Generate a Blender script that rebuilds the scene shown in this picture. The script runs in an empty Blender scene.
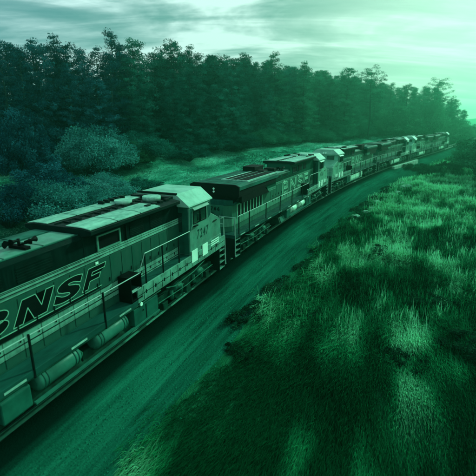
import bpy, bmesh, math, random
import numpy as np
from mathutils import Vector, Matrix
random.seed(7); rng = np.random.default_rng(7)
S = bpy.context.scene
COL = S.collection
R = math.radians

# ------------------------------------------------------------------ camera
CAM_H = 7.526
cam = bpy.data.cameras.new('camera'); camo = bpy.data.objects.new('camera', cam); COL.objects.link(camo)
camo.location = (0, 0, CAM_H); camo.rotation_euler = (R(90 - 16.41), 0, 0)
cam.sensor_fit = 'HORIZONTAL'; cam.sensor_width = 36; cam.angle = 2 * math.atan(238 / 396.236)
cam.clip_start = 0.1; cam.clip_end = 9000
cam.dof.use_dof = True; cam.dof.focus_distance = 19; cam.dof.aperture_fstop = 0.62
S.camera = camo

# ------------------------------------------------------------------ light and exposure
S.view_settings.view_transform = 'Standard'; S.view_settings.look = 'None'
S.view_settings.exposure = 0.0; S.view_settings.gamma = 1.0; S.view_settings.use_curve_mapping = False
SUN_AZ, SUN_EL = R(50), R(29)          # azimuth clockwise from +Y
sl = bpy.data.lights.new('sun', 'SUN'); sl.energy = 3.7; sl.angle = R(4); sl.color = (0.42, 1.0, 0.70)
so = bpy.data.objects.new('sun', sl); COL.objects.link(so)
sd = Vector((math.sin(SUN_AZ) * math.cos(SUN_EL), math.cos(SUN_AZ) * math.cos(SUN_EL), math.sin(SUN_EL)))
so.rotation_euler = sd.to_track_quat('Z', 'Y').to_euler(); so.location = (60, 20, 60)

W = bpy.data.worlds.new('World'); S.world = W; W.use_nodes = True
nt = W.node_tree; N = nt.nodes; L = nt.links; N.clear()
def nd(tree, t, **k):
    n = tree.nodes.new(t)
    for a, b in k.items(): setattr(n, a, b)
    return n
def mth(tree, op, a, b=None, clamp=False):
    n = tree.nodes.new('ShaderNodeMath'); n.operation = op; n.use_clamp = clamp
    for i, x in enumerate((a, b)):
        if x is None: continue
        if isinstance(x, (int, float)): n.inputs[i].default_value = x
        else: tree.links.new(x, n.inputs[i])
    return n.outputs[0]
def mixc(tree, fac, a, b, mode='MIX'):
    n = tree.nodes.new('ShaderNodeMix'); n.data_type = 'RGBA'; n.blend_type = mode
    for i, x in ((0, fac), (6, a), (7, b)):
        if isinstance(x, (int, float)): n.inputs[i].default_value = x
        elif isinstance(x, tuple): n.inputs[i].default_value = (*x, 1)
        else: tree.links.new(x, n.inputs[i])
    return n.outputs[2]
def ramp(tree, fac, stops, interp='LINEAR'):
    n = tree.nodes.new('ShaderNodeValToRGB'); n.color_ramp.interpolation = interp
    e = n.color_ramp.elements
    while len(e) > 1: e.remove(e[-1])
    e[0].position = stops[0][0]; c = stops[0][1]; e[0].color = (*c, 1) if isinstance(c, tuple) else (c, c, c, 1)
    for p, c in stops[1:]:
        x = e.new(p); x.color = (*c, 1) if isinstance(c, tuple) else (c, c, c, 1)
    if fac is not None: tree.links.new(fac, n.inputs[0])
    return n.outputs[0]
def noise(tree, vec, scale, detail=4, rough=.5, dist=0.0):
    n = nd(tree, 'ShaderNodeTexNoise'); n.inputs['Scale'].default_value = scale; n.inputs['Detail'].default_value = detail
    n.inputs['Roughness'].default_value = rough; n.inputs['Distortion'].default_value = dist
    if vec is not None: tree.links.new(vec, n.inputs['Vector'])
    return n.outputs['Fac']
def mapping(tree, vec, scale=(1, 1, 1), rot=(0, 0, 0), loc=(0, 0, 0)):
    n = nd(tree, 'ShaderNodeMapping'); n.inputs['Scale'].default_value = scale; n.inputs['Rotation'].default_value = rot
    n.inputs['Location'].default_value = loc; tree.links.new(vec, n.inputs['Vector']); return n.outputs[0]

tc = nd(nt, 'ShaderNodeTexCoord')
sky = nd(nt, 'ShaderNodeTexSky'); sky.sky_type = 'NISHITA'; sky.sun_disc = False
sky.sun_elevation = SUN_EL; sky.sun_rotation = SUN_AZ; sky.air_density = 1.2; sky.dust_density = 2.0
sep = nd(nt, 'ShaderNodeSeparateXYZ'); L.new(tc.outputs['Generated'], sep.inputs[0])
zc = mth(nt, 'ADD', mth(nt, 'MAXIMUM', sep.outputs[2], 0.0), 0.16)
cmb = nd(nt, 'ShaderNodeCombineXYZ')
L.new(mth(nt, 'DIVIDE', sep.outputs[0], zc), cmb.inputs[0]); L.new(mth(nt, 'DIVIDE', sep.outputs[1], zc), cmb.inputs[1])
cv = mapping(nt, cmb.outputs[0], (.55, 1.25, 1), (0, 0, R(-14)), (3.1, .7, 0))
n1 = noise(nt, cv, .95, 8, .55, 1.0)
n2 = noise(nt, mapping(nt, cmb.outputs[0], (.5, 2.2, 1), (0, 0, R(-10)), (7.3, 2.2, 0)), 2.4, 6, .6, .5)
cl = mth(nt, 'ADD', mth(nt, 'MULTIPLY', n1, .72), mth(nt, 'MULTIPLY', n2, .28))
cfac = ramp(nt, cl, [(.35, 0.0), (.43, .14), (.495, .45), (.56, 1.0)])
side = ramp(nt, mth(nt, 'ADD', mth(nt, 'MULTIPLY', sep.outputs[0], .9), .45), [(0, 0.0), (1, 1.0)])   # 0 west .. 1 east
dark = mixc(nt, side, (1.1, 3.0, 3.5), (.9, 3.6, 2.3))
brig = mixc(nt, side, (7.6, 10.6, 11.0), (8.6, 12.4, 10.3))
cloud = mixc(nt, cfac, dark, brig)
skyt = mixc(nt, 1.0, sky.outputs[0], mixc(nt, side, (.55, 1.0, .80), (.75, 1.25, .75)), 'MULTIPLY')
allc = mixc(nt, .96, skyt, cloud)
glow = nd(nt, 'ShaderNodeVectorMath', operation='DOT_PRODUCT'); L.new(tc.outputs['Generated'], glow.inputs[0])
gv = Vector((math.sin(R(34)), math.cos(R(34)), .16)).normalized(); glow.inputs[1].default_value = gv
gf = ramp(nt, glow.outputs['Value'], [(.86, 0.0), (.99, .55)])
allc = mixc(nt, gf, allc, (9.2, 13.0, 11.2))
bg = nd(nt, 'ShaderNodeBackground'); bg.inputs['Strength'].default_value = .10; L.new(allc, bg.inputs[0])
wo = nd(nt, 'ShaderNodeOutputWorld'); L.new(bg.outputs[0], wo.inputs[0])

# ------------------------------------------------------------------ track geometry (world = camera at the origin)
A0, D0, U0, K0, K1 = .3877, 9.3476, 17.481, .0052, -2.83e-5
def theta(s):
    s = np.clip(s, 0, 120); return K0 * s + K1 * s * s
_s = np.arange(-60, 900, .5); _th = theta(_s)
_mid = theta(_s[:-1] + .25)
_cu = np.concatenate([[0], np.cumsum(np.cos(_mid)) * .5]); _cv = np.concatenate([[0], np.cumsum(np.sin(_mid)) * .5])
_i0 = int(np.argmin(abs(_s))); _cu -= _cu[_i0]; _cv -= _cv[_i0]
_su = _cu + U0; _sv = _cv - D0
TX = np.sin(A0) * _su + np.cos(A0) * _sv; TY = np.cos(A0) * _su - np.sin(A0) * _sv; TH = A0 + _th
def track(u, v=0.0):
    u = np.asarray(u, float)
    x = np.interp(u, _s, TX); y = np.interp(u, _s, TY); t = np.interp(u, _s, TH)
    return x + np.cos(t) * v, y - np.sin(t) * v, t
def uv_of(x, y):
    x = np.asarray(x, float).ravel(); y = np.asarray(y, float).ravel()
    U = np.empty_like(x); V = np.empty_like(x)
    sx, sy, ss, st = TX[::2], TY[::2], _s[::2], TH[::2]
    for i in range(0, len(x), 4000):
        a, b = x[i:i + 4000], y[i:i + 4000]
        d = (a[:, None] - sx) ** 2 + (b[:, None] - sy) ** 2
        k = d.argmin(1); dx = a - sx[k]; dy = b - sy[k]
        U[i:i + 4000] = ss[k] + dx * np.sin(st[k]) + dy * np.cos(st[k])
        V[i:i + 4000] = dx * np.cos(st[k]) - dy * np.sin(st[k])
    return U, V
_NT = rng.random((256, 256))
def vnoise(x, y, sc=1.0, seed=0):
    x = np.asarray(x, float) / sc + 37.3 * seed + 1000; y = np.asarray(y, float) / sc + 91.7 * seed + 1000
    xi = np.floor(x).astype(int); yi = np.floor(y).astype(int); fx = x - xi; fy = y - yi
    fx = fx * fx * (3 - 2 * fx); fy = fy * fy * (3 - 2 * fy)
    g = lambda a, b: _NT[a % 256, b % 256]
    return (g(xi, yi) * (1 - fx) + g(xi + 1, yi) * fx) * (1 - fy) + (g(xi, yi + 1) * (1 - fx) + g(xi + 1, yi + 1) * fx) * fy
def sstep(a, b, x): t = np.clip((x - a) / (b - a), 0, 1); return t * t * (3 - 2 * t)
CRX, CRY, CRA = 32.5, 65.0, R(38)      # creek: centre and heading (from +X, clockwise to +Y)
def creek(x, y):
    cx = (x - CRX); cy = (y - CRY)
    e = (cx - 0.0) * .98 + cy * -.17; f = cx * .17 + cy * .98 - .012 * e * e
    return np.exp(-(f / 4.2) ** 2) * sstep(-9.5, -5.5, e) * (1 - sstep(20, 34, e))
def path_w(u): return 3.9 + .6 * sstep(-5, 12, u) + .6 * sstep(10, 40, u) 
def height(x, y, U=None, V=None):
    shp = np.shape(x); x = np.ravel(np.asarray(x, float)); y = np.ravel(np.asarray(y, float))
    if U is None: U, V = uv_of(x, y)
    n = vnoise(x, y, 11, 1) - .5; n2 = vnoise(x, y, 3.1, 2) - .5; n3 = vnoise(x, y, 1.1, 3) - .5
    right = -.72 + sstep(5, 30, V) * 1.5 + sstep(30, 140, V) * 4 + (n * .9 + n2 * .75 + n3 * .28) * sstep(4.0, 9, V)
    left = -.85 - .35 * sstep(-3.5, -6, V) * 1 + sstep(-6, -30, V) * 0 + (1 - sstep(-26, -7, V)) * 3.4 + (1 - sstep(-110, -26, V)) * 3 + (n * 1.3 + n2 * .45 + n3 * .14) * (1 - sstep(-9, -5, V))
    h = np.where(V > 0, right, left)
    h = h - 1.7 * creek(x, y)
    far = sstep(260, 600, np.hypot(x, y))
    h = h * (1 - far) + far * (-2)
    return h.reshape(shp)

# ------------------------------------------------------------------ helpers
def mat(name, rough=.6, metal=0.0, spec=.5):
    m = bpy.data.materials.new(name); m.use_nodes = True; t = m.node_tree
    p = t.nodes['Principled BSDF']; p.inputs['Roughness'].default_value = rough; p.inputs['Metallic'].default_value = metal
    p.inputs['Specular IOR Level'].default_value = spec
    return m, t, p
def simple(name, c, rough=.55, metal=0.0, var=.25, scale=3.0, bump=0.0, streak=(1, 1, 1)):
    m, t, p = mat(name, rough, metal, .5 if sum(c) > .25 else .06)
    co = nd(t, 'ShaderNodeTexCoord').outputs['Object']
    f = noise(t, mapping(t, co, streak), scale, 6, .6)
    a = tuple(x * (1 - var) for x in c); b = tuple(min(1, x * (1 + var)) for x in c)
    t.links.new(ramp(t, f, [(.33, a), (.67, b)]), p.inputs['Base Color'])
    t.links.new(ramp(t, noise(t, co, scale * 2.3, 4), [(.3, max(.05, rough - .12)), (.7, min(1, rough + .15))]), p.inputs['Roughness'])
    if bump:
        b_ = nd(t, 'ShaderNodeBump'); b_.inputs['Strength'].default_value = bump; b_.inputs['Distance'].default_value = .02
        t.links.new(noise(t, co, scale * 6, 5), b_.inputs['Height']); t.links.new(b_.outputs[0], p.inputs['Normal'])
    return m
def tag(o, label=None, cat=None, group=None, kind=None):
    if label: o['label'] = label
    if cat: o['category'] = cat
    if group: o['group'] = group
    if kind: o['kind'] = kind
    return o
def empty(name, loc=(0, 0, 0), rz=0.0):
    o = bpy.data.objects.new(name, None); COL.objects.link(o); o.location = loc; o.rotation_euler = (0, 0, rz); o.empty_display_size = .5
    return o
def link(name, me, mats, parent=None):
    o = bpy.data.objects.new(name, me); COL.objects.link(o)
    for m in (mats if isinstance(mats, (list, tuple)) else [mats]): me.materials.append(m)
    if parent: o.parent = parent
    return o
def np_mesh(name, verts, faces, mats, parent=None, smooth=False, attrs=None, uvs=None):
    """faces: list of arrays (k,n) of equal n"""
    me = bpy.data.meshes.new(name)
    verts = np.asarray(verts, np.float32); me.vertices.add(len(verts)); me.vertices.foreach_set('co', verts.ravel())
    fl = faces if isinstance(faces, list) else [faces]
    tot = sum(f.size for f in fl); nf = sum(len(f) for f in fl)
    me.loops.add(tot); me.loops.foreach_set('vertex_index', np.concatenate([f.ravel() for f in fl]).astype(np.int32))
    me.polygons.add(nf)
    cnt = np.concatenate([np.full(len(f), f.shape[1]) for f in fl]); st = np.concatenate([[0], np.cumsum(cnt)[:-1]])
    me.polygons.foreach_set('loop_start', st.astype(np.int32)); me.polygons.foreach_set('loop_total', cnt.astype(np.int32))
    if smooth: me.polygons.foreach_set('use_smooth', np.ones(nf, bool))
    me.update(calc_edges=True)
    for k, v in (attrs or {}).items():
        a = me.attributes.new(k, 'FLOAT', 'POINT'); a.data.foreach_set('value', np.asarray(v, np.float32))
    if uvs is not None:
        ul = me.uv_layers.new(name='UVMap'); idx = np.concatenate([f.ravel() for f in fl]); ul.data.foreach_set('uv', np.asarray(uvs, np.float32)[idx].ravel())
    return link(name, me, mats, parent)

class MB:
    """collects shapes in (u forward, v towards the viewer's side, z) and links them as one mesh; OFF recentres u"""
    OFF = 0.0
    def __init__(s): s.bm = bmesh.new()
    def P(s, u, v, z): return Vector((u + MB.OFF, -v, z))
    def box(s, u0, u1, v0, v1, z0, z1):
        vs = [s.bm.verts.new(s.P(u, v, z)) for u in (u0, u1) for v in (v0, v1) for z in (z0, z1)]
        for f in ((0, 1, 3, 2), (4, 6, 7, 5), (0, 4, 5, 1), (2, 3, 7, 6), (0, 2, 6, 4), (1, 5, 7, 3)): s.bm.faces.new([vs[i] for i in f])
        return s
    def prism_u(s, prof, u0, u1):        # prof: (v,z)
        a = [s.bm.verts.new(s.P(u0, v, z)) for v, z in prof]; b = [s.bm.verts.new(s.P(u1, v, z)) for v, z in prof]; s._cap(a, b); return s
    def prism_v(s, prof, v0, v1):        # prof: (u,z)
        a = [s.bm.verts.new(s.P(u, v0, z)) for u, z in prof]; b = [s.bm.verts.new(s.P(u, v1, z)) for u, z in prof]; s._cap(a, b); return s
    def prism_z(s, prof, z0, z1):        # prof: (u,v)
        a = [s.bm.verts.new(s.P(u, v, z0)) for u, v in prof]; b = [s.bm.verts.new(s.P(u, v, z1)) for u, v in prof]; s._cap(a, b); return s
    def _cap(s, a, b):
        n = len(a); s.bm.faces.new(a); s.bm.faces.new(b[::-1])
        for i in range(n): s.bm.faces.new((a[i], b[i], b[(i + 1) % n], a[(i + 1) % n]))
    def tube(s, pts, r, n=8, taper=None):
        pts = [s.P(*p) for p in pts]; rings = []
        for i, p in enumerate(pts):
            d = (pts[min(i + 1, len(pts) - 1)] - pts[max(i - 1, 0)]).normalized()
            q = d.to_track_quat('Z', 'Y'); rr = r if taper is None else taper[i]
            rings.append([s.bm.verts.new(p + q @ Vector((rr * math.cos(2 * math.pi * k / n), rr * math.sin(2 * math.pi * k / n), 0))) for k in range(n)])
        for a, b in zip(rings, rings[1:]):
            for k in range(n):
                f = s.bm.faces.new((a[k], a[(k + 1) % n], b[(k + 1) % n], b[k])); f.smooth = n >= 8
        s.bm.faces.new(rings[0][::-1]); s.bm.faces.new(rings[-1]); return s
    def build(s, name, m, parent=None, bevel=0.0):
        bmesh.ops.recalc_face_normals(s.bm, faces=s.bm.faces)
        me = bpy.data.meshes.new(name); s.bm.to_mesh(me); s.bm.free(); o = link(name, me, m, parent)
        if bevel:
            b = o.modifiers.new('bevel', 'BEVEL'); b.width = bevel; b.segments = 2; b.limit_method = 'ANGLE'; b.angle_limit = R(35)
        return o

# ------------------------------------------------------------------ materials of the ground
def ground_mat():
    m, t, p = mat('meadow ground', .95, spec=.0)
    uv = nd(t, 'ShaderNodeUVMap').outputs[0]; ob = nd(t, 'ShaderNodeTexCoord').outputs['Object']
    big = noise(t, ob, .09, 5, .55); st = noise(t, mapping(t, uv, (.35, 2.6, 1)), 1.0, 6, .65)
    fine = noise(t, mapping(t, uv, (1.2, 7, 1)), 2.2, 5, .7)
    c = ramp(t, mth(t, 'ADD', mth(t, 'MULTIPLY', big, .55), mth(t, 'MULTIPLY', st, .45)), [(.36, (.001, .03, .012)), (.46, (.006, .11, .045)), (.56, (.02, .22, .095)), (.68, (.08, .42, .22))])
    c = mixc(t, mth(t, 'MULTIPLY', fine, .4), c, (.003, .06, .026))
    at = nd(t, 'ShaderNodeAttribute', attribute_name='bank').outputs['Fac']       # far bank: dry pale turf
    dry = ramp(t, mth(t, 'ADD', mth(t, 'MULTIPLY', noise(t, mapping(t, uv, (.22, .9, 1)), .55, 6, .65), .7), mth(t, 'MULTIPLY', fine, .3)), [(.36, (.004, .07, .045)), (.47, (.018, .20, .12)), (.58, (.07, .42, .28)), (.68, (.18, .62, .44))])
    c = mixc(t, at, c, dry)
    wd = nd(t, 'ShaderNodeAttribute', attribute_name='wood').outputs['Fac']       # darker ground under the trees
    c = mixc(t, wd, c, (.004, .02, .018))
    t.links.new(c, p.inputs['Base Color'])
    b = nd(t, 'ShaderNodeBump'); b.inputs['Strength'].default_value = .8; b.inputs['Distance'].default_value = .15
    t.links.new(mth(t, 'ADD', fine, st), b.inputs['Height']); t.links.new(b.outputs[0], p.inputs['Normal'])
    return m
def gravel_mat(name, lo, hi, streak):
    m, t, p = mat(name, .9, spec=.0)
    uv = nd(t, 'ShaderNodeUVMap').outputs[0]
    a = noise(t, mapping(t, uv, (.12, 3.0 * streak, 1)), 1.6, 7, .7); g = noise(t, mapping(t, uv, (5, 5, 5)), 3.6, 4, .75)
    big = noise(t, mapping(t, uv, (.3, .8, 1)), .35, 4)
    f = mth(t, 'ADD', mth(t, 'ADD', mth(t, 'MULTIPLY', a, .42), mth(t, 'MULTIPLY', g, .30)), mth(t, 'MULTIPLY', big, .28))
    c = ramp(t, f, [(.40, lo), (.5, tuple((x + y) / 2 for x, y in zip(lo, hi))), (.60, hi)])
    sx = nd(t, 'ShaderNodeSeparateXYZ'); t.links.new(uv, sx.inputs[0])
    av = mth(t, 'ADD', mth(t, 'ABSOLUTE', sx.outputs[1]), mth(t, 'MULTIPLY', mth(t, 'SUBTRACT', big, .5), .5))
    c = mixc(t, ramp(t, mth(t, 'DIVIDE', av, 5), [(.31, 1.0), (.42, 0.0)]), c, (.001, .012, .008))      # dark oily ballast with the train's shade painted in, between and beside the rails
    c = mixc(t, ramp(t, mth(t, 'ADD', mth(t, 'DIVIDE', sx.outputs[1], 10), mth(t, 'MULTIPLY', noise(t, mapping(t, uv, (.6, 2.2, 1)), 1.1, 6, .7), .5)), [(.58, 0.0), (.78, .75)]), c, (.003, .06, .025))   # moss creeping in from the verge
    t.links.new(c, p.inputs['Base Color'])
    b = nd(t, 'ShaderNodeBump'); b.inputs['Strength'].default_value = .7; b.inputs['Distance'].default_value = .05
    t.links.new(g, b.inputs['Height']); t.links.new(b.outputs[0], p.inputs['Normal'])
    return m
M = {}
M['ground'] = ground_mat()
M['path'] = gravel_mat('gravel track', (.001, .022, .013), (.008, .135, .082), 1.0)
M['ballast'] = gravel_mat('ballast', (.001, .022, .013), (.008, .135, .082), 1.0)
M['stone'] = simple('ballast stone', (.004, .13, .072), .95, var=.4, scale=1.3)
M['rail'] = simple('worn steel rail', (.02, .10, .07), .5, .6, .2, 6)
M['sleeper'] = simple('timber sleeper', (.008, .03, .022), .9, var=.4, scale=5)
M['concrete'] = simple('weathered concrete', (.13, .34, .24), .85, var=.3, scale=1.2, bump=.3)
M['rock'] = simple('pale rock', (.08, .32, .20), .9, var=.45, scale=1.6, bump=.6)
M['water'] = simple('dark stream water', (.003, .02, .013), .15, var=.3)

# ------------------------------------------------------------------ ground sheets
def sheet_axis(a, b, fine, c0, c1, coarse_ratio=1.16):
    xs = list(np.arange(c0, c1, fine)); st = fine; x = c1
    while x < b: xs.append(x); st *= coarse_ratio; x += st
    xs.append(b); st = fine; x = c0 - fine
    while x > a: xs.insert(0, x); st *= coarse_ratio; x -= st
    xs.insert(0, a); return np.array(xs)
gx = sheet_axis(-900, 1000, .8, -48, 62); gy = sheet_axis(-150, 1000, .8, -4, 130)
GX, GY = np.meshgrid(gx, gy); gu, gv_ = uv_of(GX, GY)
GZ = height(GX, GY)
ids = np.arange(GX.size).reshape(GX.shape)
F = np.stack([ids[:-1, :-1], ids[:-1, 1:], ids[1:, 1:], ids[1:, :-1]], -1).reshape(-1, 4)
under = (abs(gv_) < 3.0) & (gu > -55) & (gu < 850)
zz = np.where(under, np.minimum(GZ.ravel(), -1.05), GZ.ravel())
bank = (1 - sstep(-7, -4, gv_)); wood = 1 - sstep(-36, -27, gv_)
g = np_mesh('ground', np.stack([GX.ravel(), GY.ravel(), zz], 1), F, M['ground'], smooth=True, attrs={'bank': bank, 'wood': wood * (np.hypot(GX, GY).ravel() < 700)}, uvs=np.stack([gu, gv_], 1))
tag(g, kind='structure')
def ribbon(name, us, prof, m, zf=None):
    """prof: list of (v,z) or function of u; ribbon along the track"""
    V = []; UVs = []
    for u in us:
        pr = prof(u) if callable(prof) else prof
        for v, z in pr:
            x, y, t_ = track(u, v); V.append((float(x), float(y), z)); UVs.append((u, v))
    k = len(prof(us[0]) if callable(prof) else prof); n = len(us); I = np.arange(n * k).reshape(n, k)
    Fc = np.stack([I[:-1, :-1], I[:-1, 1:], I[1:, 1:], I[1:, :-1]], -1).reshape(-1, 4)
    return np_mesh(name, np.array(V), Fc, m, smooth=True, uvs=np.array(UVs))
us = np.concatenate([np.arange(-45, 130, 1.5), np.arange(130, 700, 8)])
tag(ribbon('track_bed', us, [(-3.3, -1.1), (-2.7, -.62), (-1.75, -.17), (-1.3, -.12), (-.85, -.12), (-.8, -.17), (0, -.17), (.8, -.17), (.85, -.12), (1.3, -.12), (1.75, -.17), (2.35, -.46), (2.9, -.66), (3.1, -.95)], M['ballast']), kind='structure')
def pprof(u):
    w = float(path_w(u)); w += .5 * (float(vnoise(u, 0, 2.3, 5)) - .5) + .9 * (float(vnoise(u, 0, 7, 6)) - .5)
    out = []
    for q in np.linspace(0, 1, 9):
        v = 2.55 + (w - 2.55) * q; x, y, _ = track(u, v)
        z = float(height(np.array([float(x)]), np.array([float(y)]))[0]) + .05
        out.append((v, max(z, -.70 + .04 * math.sin(q * 3.1)) if q < .99 else z - .16))
    return out
usp = np.concatenate([np.arange(-30, 60, .6), np.arange(60, 130, 1.5), np.arange(130, 500, 8)])
tag(ribbon('gravel_path', usp, pprof, M['path']), kind='structure')
for k, (g_, nm) in enumerate(((-.7175, 'rail'), (.7175, 'rail'))):
    o = ribbon(nm, us, [(g_ - .07, -.16), (g_ - .07, -.145), (g_ - .012, -.12), (g_ - .012, -.04), (g_ - .037, -.035), (g_ - .037, 0), (g_ + .037, 0), (g_ + .037, -.035), (g_ + .012, -.04), (g_ + .012, -.12), (g_ + .07, -.145), (g_ + .07, -.16)], M['rail'])
    tag(o, ['steel rail under the far side of the train', 'steel rail nearest the gravel path'][k], 'rail')
b = MB()
for u in np.arange(-32, 170, .6):
    x, y, t_ = track(u); c_, s_ = math.cos(t_), math.sin(t_)
    vs = [b.bm.verts.new((x + s_ * a + c_ * v, y + c_ * a - s_ * v, z)) for a in (-.115, .115) for v in (-1.2, 1.2) for z in (-.3, -.150)]
    for f in ((0, 1, 3, 2), (4, 6, 7, 5), (0, 4, 5, 1), (2, 3, 7, 6), (1, 5, 7, 3)): b.bm.faces.new([vs[i] for i in f])
tag(b.build('sleepers', M['sleeper']), 'dark timber sleepers set in the ballast under the train', 'sleepers', kind='stuff')

# stones scattered over the ballast shoulder and the gravel path
def stones(n, name, label):
    u = -14 + 75 * rng.random(n) ** 1.5; v = 1.5 + (path_w(u) + .4 - 1.5) * rng.random(n)
    x, y, _ = track(u, v); sz = (.012 + .026 * rng.random(n) ** 2) * (1 + .012 * (u + 14))
    z = np.where(v < 1.75, -.2, np.where(v < 2.9, -.2 - (v - 1.75) * .4, -.66)); zt = height(x, y) + .05
    z = np.maximum(z, zt) + .0
    base = np.array([(1, 0, -.4), (-.5, .86, -.4), (-.5, -.86, -.4), (.1, .1, .75)])
    rot = rng.random(n) * 6.28; c, s = np.cos(rot), np.sin(rot)
    jit = base[None] * (0.7 + .6 * rng.random((n, 4, 3)))
    X = (jit[..., 0] * c[:, None] - jit[..., 1] * s[:, None]) * sz[:, None] + x[:, None]
    Y = (jit[..., 0] * s[:, None] + jit[..., 1] * c[:, None]) * sz[:, None] + y[:, None]
    Z = jit[..., 2] * sz[:, None] + z[:, None]
    I = (np.arange(n) * 4)[:, None, None] + np.array([(0, 1, 3), (1, 2, 3), (2, 0, 3)])[None]
    o = np_mesh(name, np.stack([X, Y, Z], -1).reshape(-1, 3), I.reshape(-1, 3), M['stone'])
    tag(o, label, 'gravel', kind='stuff')
stones(8000, 'gravel', 'loose crushed stone lying over the ballast shoulder and gravel path')

# ------------------------------------------------------------------ locomotives
def livery(name, low, mid, stripe, top, z_low=(1.92, 2.42), z_st=(3.40, 3.64), lines=True):
    m, t, p = mat(name, .45, .0, .14)
    tcn = nd(t, 'ShaderNodeTexCoord').outputs['Object']; sp = nd(t, 'ShaderNodeSeparateXYZ'); t.links.new(tcn, sp.inputs[0])
    z = mth(t, 'DIVIDE', sp.outputs[2], 5.0)
    dk = (.002, .012, .010)
    st = [(0, mid), (z_low[0] / 5, dk), ((z_low[0] + .02) / 5, low)]
    if lines: st += [((z_low[0] + .16) / 5, dk), ((z_low[0] + .19) / 5, low), ((z_low[0] + .33) / 5, dk), ((z_low[0] + .36) / 5, low)]
    st += [(z_low[1] / 5, dk), ((z_low[1] + .02) / 5, mid)]
    if z_st: st += [((z_st[0] - .02) / 5, dk), (z_st[0] / 5, stripe), ((z_st[0] + .085) / 5, dk), ((z_st[0] + .10) / 5, stripe), ((z_st[0] + .17) / 5, dk), ((z_st[0] + .182) / 5, stripe), (z_st[1] / 5, top)]
    c = ramp(t, z, st, 'CONSTANT')
    d = noise(t, mapping(t, tcn, (1.2, 1.2, .35)), 3.2, 7, .65)
    zm = ramp(t, z, [(0, 1.0), (z_st[1] / 5, .12)], 'CONSTANT')
    c = mixc(t, mth(t, 'MULTIPLY', zm, ramp(t, d, [(.42, 0.0), (.72, .6)])), c, (.008, .07, .046))
    t.links.new(mth(t, 'MULTIPLY', zm, .16), p.inputs['Specular IOR Level'])          # road grime
    g2 = noise(t, mapping(t, tcn, (6, 6, .5)), 2.5, 5, .7)
    c = mixc(t, ramp(t, g2, [(.5, 0.0), (.75, .35)]), c, (.006, .04, .03))         # rain streaks
    t.links.new(c, p.inputs['Base Color'])
    t.links.new(ramp(t, d, [(.3, .32), (.7, .7)]), p.inputs['Roughness'])
    b_ = nd(t, 'ShaderNodeBump'); b_.inputs['Strength'].default_value = .12; b_.inputs['Distance'].default_value = .01
    t.links.new(noise(t, tcn, 1.6, 2), b_.inputs['Height']); t.links.new(b_.outputs[0], p.inputs['Normal'])
    return m
M['livA'] = livery('orange body paint', (.11, .33, .25), (.009, .070, .048), (.13, .38, .29), (.001, .010, .008))
M['livB'] = livery('silver body paint', (.07, .27, .18), (.014, .110, .068), (.055, .23, .155), (.005, .060, .036), (1.92, 2.40), (3.25, 3.44), lines=False)
M['cabA'] = simple('cab paint', (.045, .20, .142), .5, var=.3, scale=1.5)
M['cabB'] = simple('silver cab paint', (.08, .30, .205), .45, var=.25, scale=1.5)
def blotch(name, c, dk, lo, hi, sc=1.4, st=(1, 1, 1)):
    m, t, p = mat(name, .6, 0, .2); co = nd(t, 'ShaderNodeTexCoord').outputs['Object']
    a = noise(t, mapping(t, co, st), sc, 8, .68); b2 = noise(t, mapping(t, co, (st[0] * 3, st[1] * 2, 1)), sc * 3, 5, .7)
    k = ramp(t, mth(t, 'ADD', mth(t, 'MULTIPLY', a, .7), mth(t, 'MULTIPLY', b2, .3)), [(lo, 1.0), (hi, 0.0)])
    t.links.new(mixc(t, k, c, dk), p.inputs['Base Color']); t.links.new(ramp(t, b2, [(.3, .4), (.7, .8)]), p.inputs['Roughness']); return m
M['cabroof'] = blotch('pale cab roof paint', (.22, .48, .385), (.09, .27, .20), .34, .56, 1.0)
M['roof'] = blotch('sooty pale roof paint', (.23, .50, .40), (.03, .16, .12), .36, .58, 1.1, (.5, 1.6, 1))
M['roofmid'] = simple('sooty roof paint', (.010, .085, .062), .6, var=.5, scale=1.1, streak=(.6, 3, 1))
M['dark'] = simple('dark green paint', (.001, .012, .009), .5, var=.4, scale=2)
M['black'] = simple('black grille', (.001, .004, .0035), .6, var=.3)
M['deck'] = simple('walkway plate', (.005, .055, .042), .6, var=.3, scale=2, streak=(.5, 2, 1))
M['skirt'] = simple('worn sill paint', (.06, .23, .165), .55, var=.45, scale=2.2)
M['tank'] = simple('fuel tank paint', (.007, .080, .055), .5, var=.35, scale=1.5)
M['tankpale'] = simple('pale fuel tank paint', (.28, .62, .45), .5, var=.35, scale=1.5)
M['res'] = simple('air tank paint', (.018, .125, .088), .35, var=.3, scale=1.8)
M['truck'] = simple('oily truck casting', (.002, .03, .018), .6, var=.6, scale=3.5, bump=.2)
M['truckhi'] = simple('dusty truck fittings', (.010, .10, .062), .6, var=.5, scale=4)
M['iron'] = simple('black iron', (.002, .010, .008), .55, var=.4)
M['white'] = simple('white panel paint', (.50, .88, .72), .5, var=.08, scale=2)
M['rail_light'] = simple('handrail paint', (.16, .36, .29), .4, var=.2)
M['letterdark'] = simple('black lettering', (.001, .006, .005), .5, var=.2)
M['letterpale'] = simple('pale lettering', (.16, .50, .34), .5, var=.1)
M['number'] = simple('dark number paint', (.006, .05, .035), .5, var=.1)
m, t, p = mat('cab glass', .06, 0, .8); p.inputs['Base Color'].default_value = (.004, .02, .016, 1); M['glass'] = m
M['hose'] = M['iron']

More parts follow.
